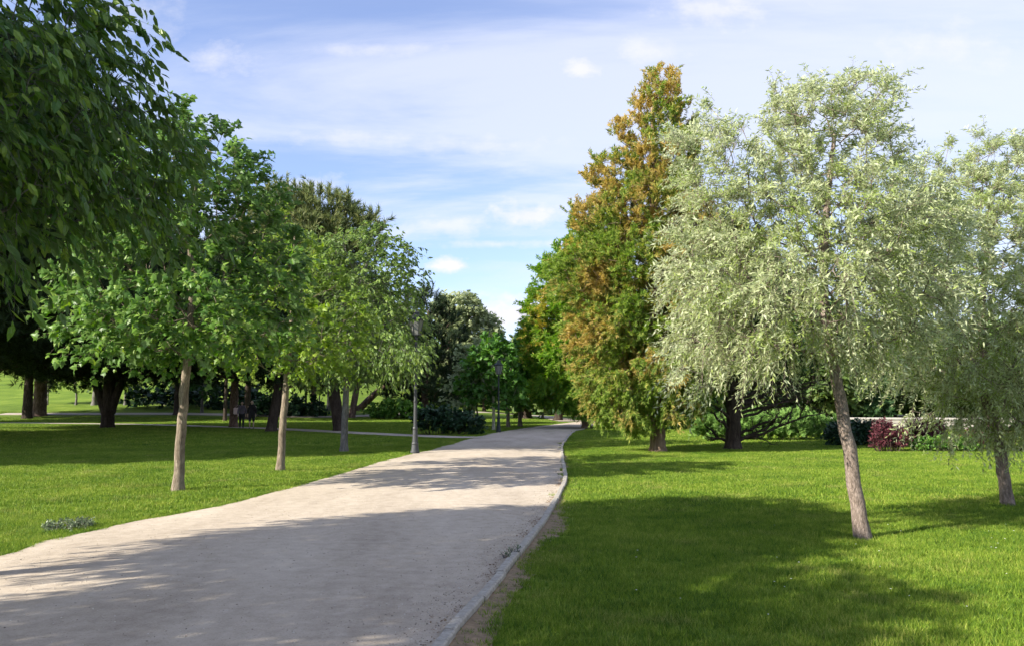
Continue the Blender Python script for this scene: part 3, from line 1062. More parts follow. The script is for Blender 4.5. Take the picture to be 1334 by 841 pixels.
# loose gravel lying on the walk
a = Acc()
n = 5200
ys_ = 4.2 + 16 * rg.uniform(size=n) ** 1.7
lx = np.interp(ys_, LEw[80:560, 1], LEw[80:560, 0]); rx_ = np.interp(ys_, RE[100:500, 1], RE[100:500, 0])
fx = rg.uniform(0.02, 0.985, n)
edge_ = rg.uniform(size=n) < 0.35
fx = np.where(edge_, 0.985 - np.abs(rg.normal(size=n)) * 0.04, fx)
zf = 0.010 + 0.028 * (1 - (2 * fx - 1) ** 2)
oct_ = np.array([(1, 0, 0), (0, 1, 0), (-1, 0, 0), (0, -1, 0), (0, 0, .7), (0, 0, -.5)])
octf = [(0, 1, 4), (1, 2, 4), (2, 3, 4), (3, 0, 4), (1, 0, 5), (2, 1, 5), (3, 2, 5), (0, 3, 5)]
yd = np.column_stack([rg.normal(size=(n, 2)), np.zeros(n)])
B = basis_from(yd, np.tile([0.1, 0, 1.0], (n, 1)))
sz = rg.uniform(0.003, 0.009, n)
a.stamp(oct_, octf, np.column_stack([lx * (1 - fx) + rx_ * fx, ys_, zf + sz * .2]), B, np.column_stack([sz, sz * rg.uniform(.6, 1.2, n), sz]))
PEB, tp_, pp_ = new_mat('loose_gravel')
gg = tp_.n('NewGeometry')
tp_.l(tp_.ramp(gg.outputs['Random Per Island'], [(0.0, (0.16, 0.13, 0.10)), (0.4, (0.36, 0.31, 0.25)), (1.0, (0.62, 0.57, 0.50))]), pp_.inputs['Base Color'])
pp_.inputs['Roughness'].default_value = 0.9
tag(a.build('loose_gravel', PEB), kind='stuff')
# tiny pale daisies dotted in the right lawn
a = Acc()
m2 = 46
xs, ys2 = rg.uniform(0.8, 7, m2), rg.uniform(4.8, 11, m2)
ang = np.linspace(0, 2 * math.pi, 9)[:-1]
tvd = np.vstack([[(0, 0, 0.3)], np.column_stack([np.cos(ang), np.sin(ang), np.zeros(8)])])
a.stamp(tvd, [(0, i_ + 1, (i_ + 1) % 8 + 1) for i_ in range(8)], np.column_stack([xs, ys2, rg.uniform(.045, .06, m2)]),
        np.repeat(np.eye(3)[None], m2, 0), rg.uniform(.006, .010, m2))
tag(a.build('daisies', plain('daisy_petal', (0.75, 0.75, 0.70), 0.7, var=0.03)), kind='stuff')


# ------------------------------------------------------------------ foreground trees
def blobs_px(lst, loc):
    """(px, py, depth, rx, rz[, ry]) in photograph pixels -> ellipsoids relative to the tree's foot"""
    return [px_blob(b[0], b[1], b[2], b[3], b[4], b[5] if len(b) > 5 else None, loc) for b in lst]


# --- overhanging hackberry at the left, trunk out of frame
loc = (-7.3, 6.4, 0)
b = blobs_px([(20, 80, 7.0, 135, 120), (150, 180, 7.8, 72, 68), (185, 235, 8.0, 55, 62), (60, 225, 7.5, 110, 62), (0, 285, 7.0, 46, 44), (185, 250, 8.2, 30, 20), (-120, 100, 6.5, 200, 150), (150, 275, 8.2, 34, 26), (80, 30, 6.8, 60, 80),
              (150, 110, 7.6, 45, 38)], loc)
b += [[-0.2, -0.8, 4.9, 2.6, 2.4, 1.7], [0, 0, 5.9, 1.7, 1.7, 1.1]]
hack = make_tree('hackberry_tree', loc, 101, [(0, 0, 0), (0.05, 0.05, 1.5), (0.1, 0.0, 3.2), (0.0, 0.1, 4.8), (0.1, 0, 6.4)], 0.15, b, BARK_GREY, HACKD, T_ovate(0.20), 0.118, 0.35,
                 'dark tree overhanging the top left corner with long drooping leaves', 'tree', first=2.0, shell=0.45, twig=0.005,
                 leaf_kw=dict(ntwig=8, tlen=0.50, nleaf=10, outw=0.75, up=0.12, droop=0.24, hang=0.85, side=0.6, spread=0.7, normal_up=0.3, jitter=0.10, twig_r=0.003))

# --- first maple of the row
p = at(232, 639); loc = tuple(p)
d = p.y
b = blobs_px([(235, 215, d, 80, 50), (275, 262, d, 88, 70), (215, 300, d, 112, 80), (310, 340, d, 72, 75), (170, 380, d - .3, 85, 62), (300, 398, d, 86, 50), (152, 422, d - .5, 56, 27),
              (230, 400, d - 1.0, 112, 44), (250, 190, d, 46, 38), (235, 425, d + .6, 104, 32), (320, 270, d + .3, 40, 42)], loc)
for q in b: q[4] = max(q[4], 1.0)
T1 = make_tree('maple_tree', loc, 7, [(0, 0, 0), (0.0, 0.02, 0.9), (0.06, 0, 2.1), (0.10, 0.05, 3.4), (0.05, 0, 4.8), (0.15, 0, 6.1)], 0.098, b, BARK_TAN, MAPLE, T_maple(), 0.112, 0.44,
               'largest maple, deep green crown on a tan trunk, nearest of the row left of path', 'tree', first=1.9, shell=0.5, twig=0.0055,
               leaf_kw=dict(ntwig=9, tlen=0.44, nleaf=8, outw=0.8, up=0.10, droop=0.14, hang=0.32, side=0.8, normal_up=1.2, spread=0.55, jitter=0.06), keep=0.92)

# --- second maple
p = at(365, 613); loc = tuple(p); d = p.y
b = blobs_px([(382, 345, d, 46, 45), (372, 420, d, 70, 60), (420, 425, d, 58, 62), (345, 438, d, 56, 34), (408, 458, d, 64, 25), (402, 380, d, 45, 50), (378, 305, d, 14, 26)], loc)
for q in b: q[4] = max(q[4], 0.8)
T2 = make_tree('maple_tree', loc, 17, [(0, 0, 0), (0.03, 0, 1.0), (0.10, 0, 2.2), (0.16, 0.05, 3.3), (0.2, 0, 4.6), (0.2, 0, 5.6)], 0.092, b, BARK_TAN, MAPLE2, T_maple(), 0.108, 0.44,
               'yellow-green maple with tan trunk, second of the row between largest maple and lamp', 'tree', first=2.0, shell=0.5, twig=0.0055,
               leaf_kw=dict(ntwig=8, tlen=0.42, nleaf=7, outw=0.8, up=0.15, droop=0.12, hang=0.3, side=0.8, normal_up=1.1, spread=0.55, jitter=0.06), keep=0.9)

# --- third of the row: drooping leaves
p = at(448, 588); loc = tuple(p); d = p.y
b = blobs_px([(460, 345, d, 55, 42), (505, 360, d, 42, 50), (470, 410, d, 72, 60), (515, 430, d, 36, 50), (430, 440, d, 55, 50), (500, 462, d, 50, 26), (450, 462, d, 62, 24), (485, 325, d, 40, 28), (425, 330, d, 26, 28), (528, 458, d - 1.7, 20, 16), (508, 450, d - 1.0, 26, 22)], loc)
for q in b: q[4] = max(q[4], 1.3)
T3 = make_tree('hackberry_tree', loc, 27, [(0, 0, 0), (0.02, 0, 1.2), (0.06, 0, 2.4), (0.2, 0.05, 3.8), (0.4, 0, 5.2), (0.7, 0, 6.4)], 0.12, b, BARK_GREY, HACK, T_ovate(0.24), 0.13, 0.46,
               'tree with shaded grey trunk and light drooping leaves, just left of the tall lamp', 'tree', first=1.7, shell=0.5, twig=0.006,
               leaf_kw=dict(ntwig=7, tlen=0.52, nleaf=8, outw=0.75, up=0.1, droop=0.30, hang=0.75, side=0.6, normal_up=0.4, spread=0.65, jitter=0.1),
               two_trunks=[([(0.06, 0, 2.0), (-0.15, 0, 2.8), (-0.45, 0.1, 4.2)], 0.075, 0.03), ([(0.06, 0, 2.1), (0.3, 0.1, 3.0), (0.8, 0.0, 4.4)], 0.07, 0.03)])

# --- trees of the same row behind the camera, whose shadows cross the foreground
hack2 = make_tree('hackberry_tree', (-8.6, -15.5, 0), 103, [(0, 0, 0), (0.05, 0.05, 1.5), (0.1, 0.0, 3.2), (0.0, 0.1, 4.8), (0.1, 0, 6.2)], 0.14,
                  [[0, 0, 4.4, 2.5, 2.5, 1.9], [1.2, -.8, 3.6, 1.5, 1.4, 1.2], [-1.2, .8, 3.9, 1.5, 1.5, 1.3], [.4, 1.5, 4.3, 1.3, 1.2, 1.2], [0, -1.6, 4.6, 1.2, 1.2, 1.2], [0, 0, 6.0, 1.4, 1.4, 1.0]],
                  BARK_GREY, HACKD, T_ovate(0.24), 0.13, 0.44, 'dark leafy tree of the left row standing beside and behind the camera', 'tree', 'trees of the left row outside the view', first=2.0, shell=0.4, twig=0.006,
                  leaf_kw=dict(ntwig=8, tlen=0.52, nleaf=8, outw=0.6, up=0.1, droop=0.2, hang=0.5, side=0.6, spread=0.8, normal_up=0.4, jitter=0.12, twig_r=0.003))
OFF = [((-8.6, 1.0), 1.2, 1.0), ((-8.6, -3.6), 2.6, 1.12), ((-9.0, -8.8), 4.1, 1.12)]
for (x, y), rz, sc in OFF:
    copy_tree(hack2, (x, y, 0), rz, sc, 'dark leafy tree of the left row standing beside and behind the camera', 'trees of the left row outside the view')

# --- silvery oleaster, front right
OLK = dict(ntwig=12, tlen=0.34, nleaf=16, outw=0.95, up=0.16, droop=0.22, hang=0.25, side=0.7, normal_up=0.5, spread=0.55, jitter=0.035, twig_r=0.0024, tlenvar=0.5)
p = at(1124, 702); loc = tuple(p); d = p.y
TOP1 = at_depth(1085, 470, d) - np.array(loc)
b = blobs_px([(1085, 205, d, 78, 78), (1060, 300, d, 125, 80), (975, 265, d, 82, 72), (955, 355, d + .1, 76, 68), (1020, 374, d - .4, 118, 66), (1110, 366, d, 102, 66),
              (945, 422, d, 56, 50), (990, 438, d - .2, 72, 30), (1120, 428, d, 74, 30), (1150, 290, d, 52, 56), (1170, 370, d, 52, 50), (1196, 310, d + .2, 46, 56), (1000, 240, d, 60, 46), (1105, 145, d, 44, 34), (930, 215, d, 38, 50), (1040, 180, d, 50, 50)], loc)
for q in b: q[4] = max(q[4], 0.85)
spr = []
for px, py in ((1115, 108), (1060, 118), (1010, 125), (925, 140), (968, 170), (1148, 190), (1165, 130), (890, 185), (1190, 262), (886, 300), (915, 500), (890, 478), (882, 440), (1165, 215), (1205, 330), (1092, 122), (1135, 112), (1035, 128)):
    spr.append(at_depth(px, py, d + random.Random(px).uniform(-.5, .5)) - np.array(loc))
O1 = make_tree('oleaster_tree', loc, 31, [(0, 0, 0), tuple(TOP1 * 0.35 + np.array([0.012, 0, 0])), tuple(TOP1 * 0.7 + np.array([0.01, 0, 0])), tuple(TOP1), (TOP1[0] - .06, 0.05, 2.9), (TOP1[0], 0, 4.0), (-0.15, 0, 4.9)], 0.088, b,
               BARK_OLEA, OLEA, T_lance(0.14), 0.062, 0.252, 'silver-leaved tree with leaning fissured trunk, largest pale crown on the right lawn', 'tree', first=1.95, shell=0.5,
               twig=0.0042, step=0.2, leaf_kw=OLK, extra_clumps=np.array(spr), flare=1.25, trunk_sides=18, keep=0.9)

p = at(1313, 658); loc = tuple(p); d = p.y
TOP2 = at_depth(1300, 570, d) - np.array(loc)
b = blobs_px([(1195, 285, d, 54, 62), (1255, 265, d, 65, 58), (1340, 265, d, 85, 62), (1215, 350, d, 85, 70), (1300, 350, d - .6, 110, 90), (1370, 360, d, 80, 100), (1215, 440, d, 78, 60), (1310, 450, d - .5, 120, 70),
              (1250, 492, d - .3, 50, 26), (1305, 540, d - .3, 46, 18), (1370, 480, d, 70, 55), (1300, 230, d, 60, 35)], loc)
for q in b: q[4] = max(q[4], 1.1)
spr = [at_depth(px, py, d) - np.array(loc) for px, py in ((1235, 195), (1275, 180), (1300, 192), (1328, 190), (1210, 215), (1190, 535), (1235, 560), (1150, 470), (1325, 550), (1215, 540), (1165, 400))]
O2 = make_tree('oleaster_tree', loc, 37, [(0, 0, 0), tuple(TOP2 * .5), tuple(TOP2), (-0.26, 0.03, 1.9), (-0.22, 0, 3.2), (0, 0, 4.8)], 0.095, b,
               BARK_OLEA, OLEA, T_lance(0.14), 0.068, 0.285, 'silver-leaved tree with a dark upright trunk at the right edge of the photo', 'tree', first=1.2, shell=0.5,
               twig=0.0042, step=0.22, leaf_kw=OLK, extra_clumps=np.array(spr), flare=1.2, trunk_sides=14, keep=0.9)

# --- tall rusty cypress by the path
CYK = dict(ntwig=10, tlen=0.40, nleaf=9, outw=0.85, up=0.22, droop=0.10, hang=0.05, side=0.45, normal_up=0.3, spread=0.55, jitter=0.10, twig_r=0.004)
p = at(857, 588); loc = tuple(p); d = p.y
b = blobs_px([(858, 112, d, 22, 20), (862, 150, d, 36, 34), (826, 180, d, 28, 24), (858, 212, d, 50, 36), (796, 232, d, 32, 24), (840, 275, d, 68, 42), (778, 290, d, 38, 30), (835, 345, d, 82, 50), (900, 330, d, 60, 60),
              (764, 362, d - .3, 44, 40), (830, 415, d, 88, 52), (900, 410, d, 66, 60), (784, 440, d - .4, 40, 44), (845, 480, d, 88, 46), (800, 505, d - .3, 40, 30), (868, 515, d, 48, 28), (832, 535, d - .3, 50, 16), (887, 165, d, 18, 26),], loc)
for q in b: q[4] = max(q[4], min(q[3] * 1.15, 2.2))
CA = make_tree('cypress_tree', loc, 43, [(0, 0, 0), (0.02, 0, 1.2), (0, 0.1, 3.5), (0.0, 0, 6.5), (0.0, 0, 9), (0.02, 0, 11.6)], 0.25, b, BARK_CYP, CYPA, T_spray3(), 0.145, 0.40,
               'tallest cypress with rusty orange patches and a thick short trunk, right of the path', 'tree', first=0.9, shell=0.5, twig=0.009, expo=0.42, step=0.4, leaf_kw=CYK, flare=1.3, rise=0.3, keep=0.88)

# --- shorter green cypress farther along
p = at(764, 557.5); loc = tuple(p); d = p.y
b = blobs_px([(765, 325, d, 30, 26), (750, 365, d, 48, 38), (735, 405, d, 46, 40), (770, 410, d, 70, 50), (722, 440, d, 38, 38), (760, 460, d, 66, 44), (740, 495, d, 44, 34), (780, 505, d, 60, 30), (765, 345, d, 48, 36), (712, 400, d, 24, 30)], loc)
for q in b: q[4] = max(q[4], q[3] * .8)
CB = make_tree('cypress_tree', loc, 47, [(0, 0, 0), (0.0, 0, 1.5), (0.3, 0.1, 4), (0.1, 0, 7), (0.0, 0, 10)], 0.30, b, BARK_CYP, CYPB, T_spray3(), 0.27, 0.70,
               'bright green cypress with yellow patches, beside the far bend of the path', 'tree', first=1.2, shell=0.6, twig=0.014, expo=0.42, step=0.6, flare=1.2,
               leaf_kw=dict(CYK, tlen=0.6, jitter=0.18, ntwig=12), rise=0.3, keep=0.85)

# --- cedar with bare lower branches
p = at(955, 585); loc = tuple(p); d = p.y
b = blobs_px([(960, 400, d, 90, 60), (900, 470, d, 50, 32), (1000, 440, d, 85, 40), (940, 350, d, 60, 60), (1050, 430, d, 60, 36), (890, 505, d, 30, 18)], loc)
for q in b: q[4] = max(q[4], 1.6)
CD = make_tree('cedar_tree', loc, 53, [(0, 0, 0), (0.05, 0, 1.0), (0.0, 0, 2.4), (0.1, 0, 4), (0, 0, 6)], 0.27, b, BARK_DARK, DARKC, T_spray3(), 0.18, 0.46,
               'dark-trunked conifer with bare low spreading branches, behind the largest silver tree', 'tree', first=0.9, shell=0.6, twig=0.011, expo=0.42, step=0.45, leaf_kw=dict(CYK, ntwig=9), flare=1.3)
# its bare branches, one mesh: they sweep out low on both sides
rgc = np.random.default_rng(54)
a = Acc()


def bare(pts, r, depth=0):
    q = catmull(pts, 12)
    q[1:] += rgc.normal(size=(11, 3)) * 0.02
    a.tube(q, np.linspace(r, r * 0.25, 12), 6, cap=False)
    if depth < 2:
        for _ in range(5 if depth == 0 else 3):
            k_ = rgc.integers(3, 11)
            dr = q[k_] - q[k_ - 1]; dr /= np.linalg.norm(dr)
            dr2 = dr + rgc.normal(size=3) * 0.5 + np.array([0, 0, 0.15]); dr2 /= np.linalg.norm(dr2)
            L = np.linalg.norm(q[-1] - q[0]) * rgc.uniform(.25, .5)
            bare([q[k_], q[k_] + dr2 * L * .5 + np.array([0, 0, -.03]), q[k_] + dr2 * L], r * .4, depth + 1)


O = np.array(loc)
for lst in ([(963, 573), (990, 565), (1030, 548), (1075, 536)], [(963, 568), (985, 555), (1010, 545)], [(960, 575), (1000, 556), (1010, 545)], [(950, 575), (935, 568), (918, 552)],
            [(948, 560), (935, 545), (925, 530)], [(963, 545), (990, 536), (1030, 518)], [(963, 535), (1000, 520), (1040, 495)], [(963, 525), (990, 505), (1025, 480)], [(950, 548), (935, 530), (920, 515)],
            [(960, 520), (985, 495), (1000, 470)], [(963, 530), (1010, 512), (1065, 500)], [(963, 540), (1005, 528), (1055, 515)], [(960, 515), (1010, 490), (1050, 470)], [(962, 522), (1020, 498), (1075, 478)], [(962, 528), (1015, 507), (1080, 492)]):
    dz_ = rgc.uniform(-1.2, 1.2)
    pts3 = [at_depth(x, y, d + dz_ * i_ / (len(lst) - 1)) - O for i_, (x, y) in enumerate(lst)]
    pts3[0][0] = 0.0
    bare(pts3, 0.07)
for _ in range(26):
    an = rgc.uniform(0, 6.28); z0 = rgc.uniform(1.6, 3.4); L = rgc.uniform(1.5, 3.2)
    dr = np.array([math.cos(an), math.sin(an), rgc.uniform(.15, .5)])
    bare([(0, 0, z0), tuple(np.array([0, 0, z0 - .05]) + dr * L * .5), tuple(np.array([0, 0, z0]) + dr * L)], 0.04)
a.build('bare_branch', BARK_DARK, CD, smooth=True)['label'] = 'bare leafless low branches'


# ------------------------------------------------------------------ big pines and far trees
def pine(px, by, blobs, seed, label, dark=True, r=0.4, lean=None, spacing=0.95, fork=None, mat=None, bark=None, top=None, tuft=0.42, group=None, first=2.4):
    p = at(px, by); d = p.y
    bl = blobs_px([(x, y, d + (q[0] if q else 0), rx, rz) for (x, y, rx, rz, *q) in blobs], tuple(p))
    for q in bl: q[4] = q[3] * 0.95
    top = top or max(q[2] + q[5] * .5 for q in bl)
    lx = lean if lean is not None else 0
    cxm = np.mean([q[0] for q in bl])
    tr = [(0, 0, 0), (lx * .35, 0, top * .2), (lx * .8, 0, top * .45), (lx, 0.1, top * .7), (cxm * .5 + lx * .5, 0, top)]
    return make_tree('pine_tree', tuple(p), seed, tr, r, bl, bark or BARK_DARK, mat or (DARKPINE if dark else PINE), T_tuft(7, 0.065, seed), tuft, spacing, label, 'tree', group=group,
                     first=first, shell=0.6, twig=0.02, expo=0.42, step=0.8, flare=1.25, trunk_sides=12,
                     leaf_kw=dict(ntwig=9, tlen=0.75, nleaf=6, outw=0.6, up=0.45, droop=0.0, hang=-0.5, side=0.6, spread=0.7, normal_up=0.3, jitter=0.25, twig_r=0.012), two_trunks=fork)


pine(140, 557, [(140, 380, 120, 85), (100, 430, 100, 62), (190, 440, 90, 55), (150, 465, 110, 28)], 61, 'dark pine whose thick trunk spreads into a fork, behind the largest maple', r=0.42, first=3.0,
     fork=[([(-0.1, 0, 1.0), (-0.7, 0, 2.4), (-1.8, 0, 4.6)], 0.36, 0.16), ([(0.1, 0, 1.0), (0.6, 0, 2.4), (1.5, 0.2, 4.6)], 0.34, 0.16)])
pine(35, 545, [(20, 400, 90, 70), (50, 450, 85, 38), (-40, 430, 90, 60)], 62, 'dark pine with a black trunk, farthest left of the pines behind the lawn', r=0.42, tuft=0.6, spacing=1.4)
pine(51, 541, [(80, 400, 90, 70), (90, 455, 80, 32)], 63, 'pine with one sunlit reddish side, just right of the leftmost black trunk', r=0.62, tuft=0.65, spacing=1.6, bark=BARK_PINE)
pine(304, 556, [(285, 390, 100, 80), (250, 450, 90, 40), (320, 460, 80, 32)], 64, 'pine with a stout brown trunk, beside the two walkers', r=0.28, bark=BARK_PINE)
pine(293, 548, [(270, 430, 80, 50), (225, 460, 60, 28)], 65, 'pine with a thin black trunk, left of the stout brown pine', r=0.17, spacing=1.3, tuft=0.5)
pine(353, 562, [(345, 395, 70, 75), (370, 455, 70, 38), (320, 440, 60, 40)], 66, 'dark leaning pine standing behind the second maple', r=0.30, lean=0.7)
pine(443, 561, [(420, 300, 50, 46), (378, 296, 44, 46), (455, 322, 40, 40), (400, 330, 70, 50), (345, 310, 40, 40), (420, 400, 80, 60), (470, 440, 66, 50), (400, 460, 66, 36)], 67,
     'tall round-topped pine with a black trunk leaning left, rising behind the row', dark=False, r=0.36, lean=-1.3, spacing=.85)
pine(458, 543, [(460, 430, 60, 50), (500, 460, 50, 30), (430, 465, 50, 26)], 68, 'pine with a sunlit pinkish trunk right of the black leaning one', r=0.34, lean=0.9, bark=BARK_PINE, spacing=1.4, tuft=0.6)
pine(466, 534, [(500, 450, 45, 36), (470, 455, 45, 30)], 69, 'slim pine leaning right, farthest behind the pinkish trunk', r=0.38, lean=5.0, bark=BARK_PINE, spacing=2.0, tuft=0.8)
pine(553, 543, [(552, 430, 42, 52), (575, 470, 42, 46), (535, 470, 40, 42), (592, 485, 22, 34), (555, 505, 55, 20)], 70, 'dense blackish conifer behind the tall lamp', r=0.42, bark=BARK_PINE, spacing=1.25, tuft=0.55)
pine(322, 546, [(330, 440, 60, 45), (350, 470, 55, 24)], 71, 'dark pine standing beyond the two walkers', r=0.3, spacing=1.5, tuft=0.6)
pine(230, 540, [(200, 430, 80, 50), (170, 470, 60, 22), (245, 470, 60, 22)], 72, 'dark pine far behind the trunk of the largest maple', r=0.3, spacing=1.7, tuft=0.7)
pine(408, 541, [(410, 440, 50, 42), (390, 475, 44, 20)], 73, 'dark pine with a twisted pale trunk between the second and third row trees', r=0.28, bark=BARK_PINE, spacing=1.6, tuft=0.65)

# big pines left of the frame: their shade covers the lawn behind the first maple
LEFTP = pine(140, 557, [(140, 330, 100, 90), (100, 400, 80, 62), (190, 410, 80, 55)], 74, 'big pine outside the left edge, shading the lawn', r=0.4, group='pines outside the left edge', spacing=1.0)
LEFTP.location = (-27, 18.5, 0)
for x, y, rz in ((-21, 29, 1.0), (-34, 22, 2.2), (-40, 34, 3.0), (-28, 40, 4.0), (-31, 32, 1.7), (-24, 23.5, 2.7), (-20.8, 31.5, 3.3), (-23.5, 36.5, .8), (-26.5, 41, 2.0), (-30.5, 46.5, 4.4), (-36, 50, 5.0), (-50, 62, .5)):
    copy_tree(LEFTP, (x, y, 0), rz, 1.0)


def tree_far(name, px, by, crown, seed, label, mat, bark, trunk_r=0.1, size=0.28, spacing=0.6, tmpl=None, cat='tree', group=None, keep=1, ntw=6, nl=6, hang=0.2, up=0.2, lean=0.0, first=None, depth_r=0.9, droop=.1):
    p = at(px, by); d = p.y
    bl = blobs_px([(x, y, d, rx, rz) for (x, y, rx, rz) in crown], tuple(p))
    for q in bl: q[4] = q[3] * depth_r
    top = max(q[2] + q[5] * .4 for q in bl)
    cxm = np.mean([q[0] for q in bl])
    tr = [(0, 0, 0), (lean * .3, 0, top * .25), (lean * .7 + cxm * .2, 0.02, top * .5), (cxm * .6 + lean * .3, 0, top * .75), (cxm, 0, top)]
    return make_tree(name, tuple(p), seed, tr, trunk_r, bl, bark, mat, tmpl or T_maple_s(), size, spacing, label, cat, group=group, first=first or top * .25, shell=0.5, twig=0.008 + size * .02,
                     expo=0.45, step=spacing, trunk_sides=10, keep=keep,
                     leaf_kw=dict(ntwig=ntw, tlen=spacing * .95, nleaf=nl, outw=0.7, up=up, droop=droop, hang=hang, side=0.7, spread=0.7, normal_up=0.7, jitter=spacing * .2, twig_r=0.004 + size * .008))


GY_ = 'young bright green trees between the second lamp and the conifers'
tree_far('young_tree', 643, 560, [(640, 480, 34, 34), (625, 500, 24, 22), (655, 505, 24, 20), (640, 455, 18, 16)], 81, 'fresh green young tree with a pale yellowish trunk just left of the second lamp', BRIGHT, BARK_PALE, .10, .22, .5)
tree_far('young_tree', 662, 556, [(665, 478, 26, 32), (672, 505, 22, 18)], 82, 'fresh green young tree just right of the second lamp', BRIGHT, BARK_TAN, .13, .24, .55)
tree_far('young_tree', 677.5, 555.5, [(683, 490, 18, 24), (690, 512, 18, 14)], 83, 'small green young tree, rightmost of the three by the second lamp', MAPLE, BARK_TAN, .15, .24, .55)
tree_far('young_tree', 623, 559, [(612, 490, 22, 30), (604, 512, 22, 18), (620, 460, 14, 14)], 84, 'thin grey-green sapling with a dark leaning stem beside the dark shrub', GREY, BARK_DARK, .06, .20, .6, lean=-.3, keep=.8)
tree_far('poplar_tree', 612, 541, [(600, 414, 30, 28), (625, 430, 20, 26), (582, 408, 20, 22), (610, 470, 30, 40), (640, 432, 10, 16)], 85, 'grey-green tree with a feathery pale top behind the blackish conifer', GREY, BARK_DARK, .35, .42, 0.85, tmpl=T_quad(), ntw=9, nl=7, hang=.4)
tree_far('broadleaf_tree', 686, 545, [(690, 470, 28, 38), (705, 500, 28, 24), (676, 505, 24, 22), (700, 440, 20, 26)], 86, 'dark green tree with a thick black trunk behind the three young trees', FARG, BARK_DARK, .55, .42, 1.0)
tree_far('cypress_tree', 727, 547, [(708, 440, 26, 36), (722, 480, 32, 36), (700, 480, 26, 36), (735, 505, 26, 20), (695, 450, 16, 26)], 87, 'blackish green cypress with a leaning trunk, left of the bright green one', DARKC, BARK_DARK, .40, .5, 1.0, tmpl=T_spray(), ntw=8, up=.3, lean=.6)
tree_far('young_tree', 707, 544, [(706, 520, 14, 14)], 88, 'small round tree under the blackish cypress', FARG, BARK_TAN, .14, .35, .8)

# scattered young trees on the far lawn at left
for px, by, cr, lb, mt, rr in ((62, 527, [(62, 488, 18, 16)], 'thin sapling on the slope right of the leftmost pines', FARG, .08),
                               (99, 527, [(93, 490, 16, 14)], 'dark leaning sapling on the slope beside the forked pine', FARG, .12),
                               (123, 527, [(124, 480, 26, 20)], 'tree with a stout grey trunk just left of the forked pine', FARG, .30),
                               (163, 527, [(163, 488, 22, 18)], 'slim tree on the slope just right of the forked pine', FARG, .16),
                               (215, 527, [(212, 500, 16, 13)], 'small bright tree with a white trunk left of the largest maple', BRIGHT, .16),
                               (243, 528, [(250, 496, 18, 16)], 'small tree just right of the largest maple trunk', FARG, .22),
                               (257, 527, [(262, 495, 16, 14)], 'slim pale-trunked tree between the largest maple and the pines', FARG, .13),
                               (263, 537, [(265, 495, 18, 16)], 'small dark leaning tree in the shade left of the brown pine', DARKC, .15),
                               (398, 540, [(400, 492, 18, 14)], 'slim tree with a crooked white trunk right of the second maple', FARG, .14),
                               (416, 528, [(416, 498, 14, 12)], 'thin sapling on the sunlit slope between second and third row trees', FARG, .09),
                               (428, 534, [(428, 490, 18, 14)], 'small tree with a sunlit trunk left of the black leaning pine', FARG, .22)):
    tree_far('young_tree', px, by, cr, int(px) + 900, lb, mt, BARK_PALE if 'white' in lb or 'pale' in lb else BARK_GREY, rr, .34, .8, ntw=5, nl=5)

# --- distant tree line: a few kinds, copied
protos = []
for k_, (mt, sz) in enumerate(((FARG, .55), (FARY, .55), (DARKC, .6), (FARG, .55))):
    rr_ = make_tree('distant_tree', (0, 0, 0), 200 + k_, [(0, 0, 0), (0, 0, 1.5), (.1, 0, 4), (0, 0, 7)], .25,
                    [[0, 0, 4.6, 3.0, 3.0, 2.8], [1.6, .3, 3.8, 2.2, 2.2, 2.0], [-1.5, -.3, 4.0, 2.3, 2.3, 2.1], [.3, 0, 6.6, 1.8, 1.8, 1.6]] if k_ != 2 else
                    [[0, 0, 2.8, 2.4, 2.4, 2.2], [0, 0, 5.2, 1.9, 1.9, 2.2], [0, 0, 7.6, 1.1, 1.1, 1.8]],
                    BARK_DARK, mt, T_quad() if k_ != 2 else T_spray(), sz, 0.95, 'x', 'tree', first=1.0, twig=.02, expo=.42, step=1.0,
                    leaf_kw=dict(ntwig=7, tlen=.9, nleaf=6, outw=.6, up=.2, droop=.1, hang=.2, side=.7, spread=.7, jitter=.3, twig_r=.01), trunk_sides=8)
    protos.append(rr_)
rgd = np.random.default_rng(77)
LBL = ['rounded green tree of the distant tree line closing the view', 'yellow-green tree of the distant tree line closing the view', 'dark pointed conifer of the distant tree line closing the view', 'rounded green tree of the distant tree line closing the view']
GRP = ['distant rounded green trees', 'distant yellow-green trees', 'distant dark conifers', 'distant rounded green trees']
used = [False] * 4


def far(px, depth, k_, sc):
    dx, _ = pix_dir(px, 500)
    x, y = dx * depth, depth
    loc_ = (x, y, float(ground_z(x, y)) - 0.1)
    rz_ = rgd.uniform(0, 6.28)
    if not used[k_]:
        o = protos[k_]; used[k_] = True
        o.location = loc_; o.rotation_euler = (0, 0, rz_); o.scale = (sc,) * 3; o['label'] = LBL[k_]; o['group'] = GRP[k_]
        return
    copy_tree(protos[k_], loc_, rz_, sc, LBL[k_], GRP[k_])


for px in range(-60, 620, 24):                       # beyond the slope on the left
    far(px + rgd.uniform(-8, 8), rgd.uniform(150, 175), int(rgd.choice([0, 2, 2, 3])), rgd.uniform(1.1, 1.5))
for px in range(560, 800, 17):
    far(px + rgd.uniform(-5, 5), rgd.uniform(105, 150), int(rgd.choice([0, 1, 2, 3])), rgd.uniform(.85, 1.15))
for px in range(800, 1420, 30):
    far(px + rgd.uniform(-8, 8), rgd.uniform(64, 80), int(rgd.choice([0, 1, 1, 3])), rgd.uniform(.75, 1.0))
for px in range(800, 1420, 30):
    far(px + rgd.uniform(-8, 8), rgd.uniform(86, 110), int(rgd.choice([0, 1, 2, 3])), rgd.uniform(1.0, 1.3))
for px, dd_, k_, sc in ((840, 60, 2, .55), (905, 52, 2, .5), (925, 56, 0, .6), (1130, 60, 2, .6), (1075, 60, 0, .7)):
    far(px, dd_, k_, sc)


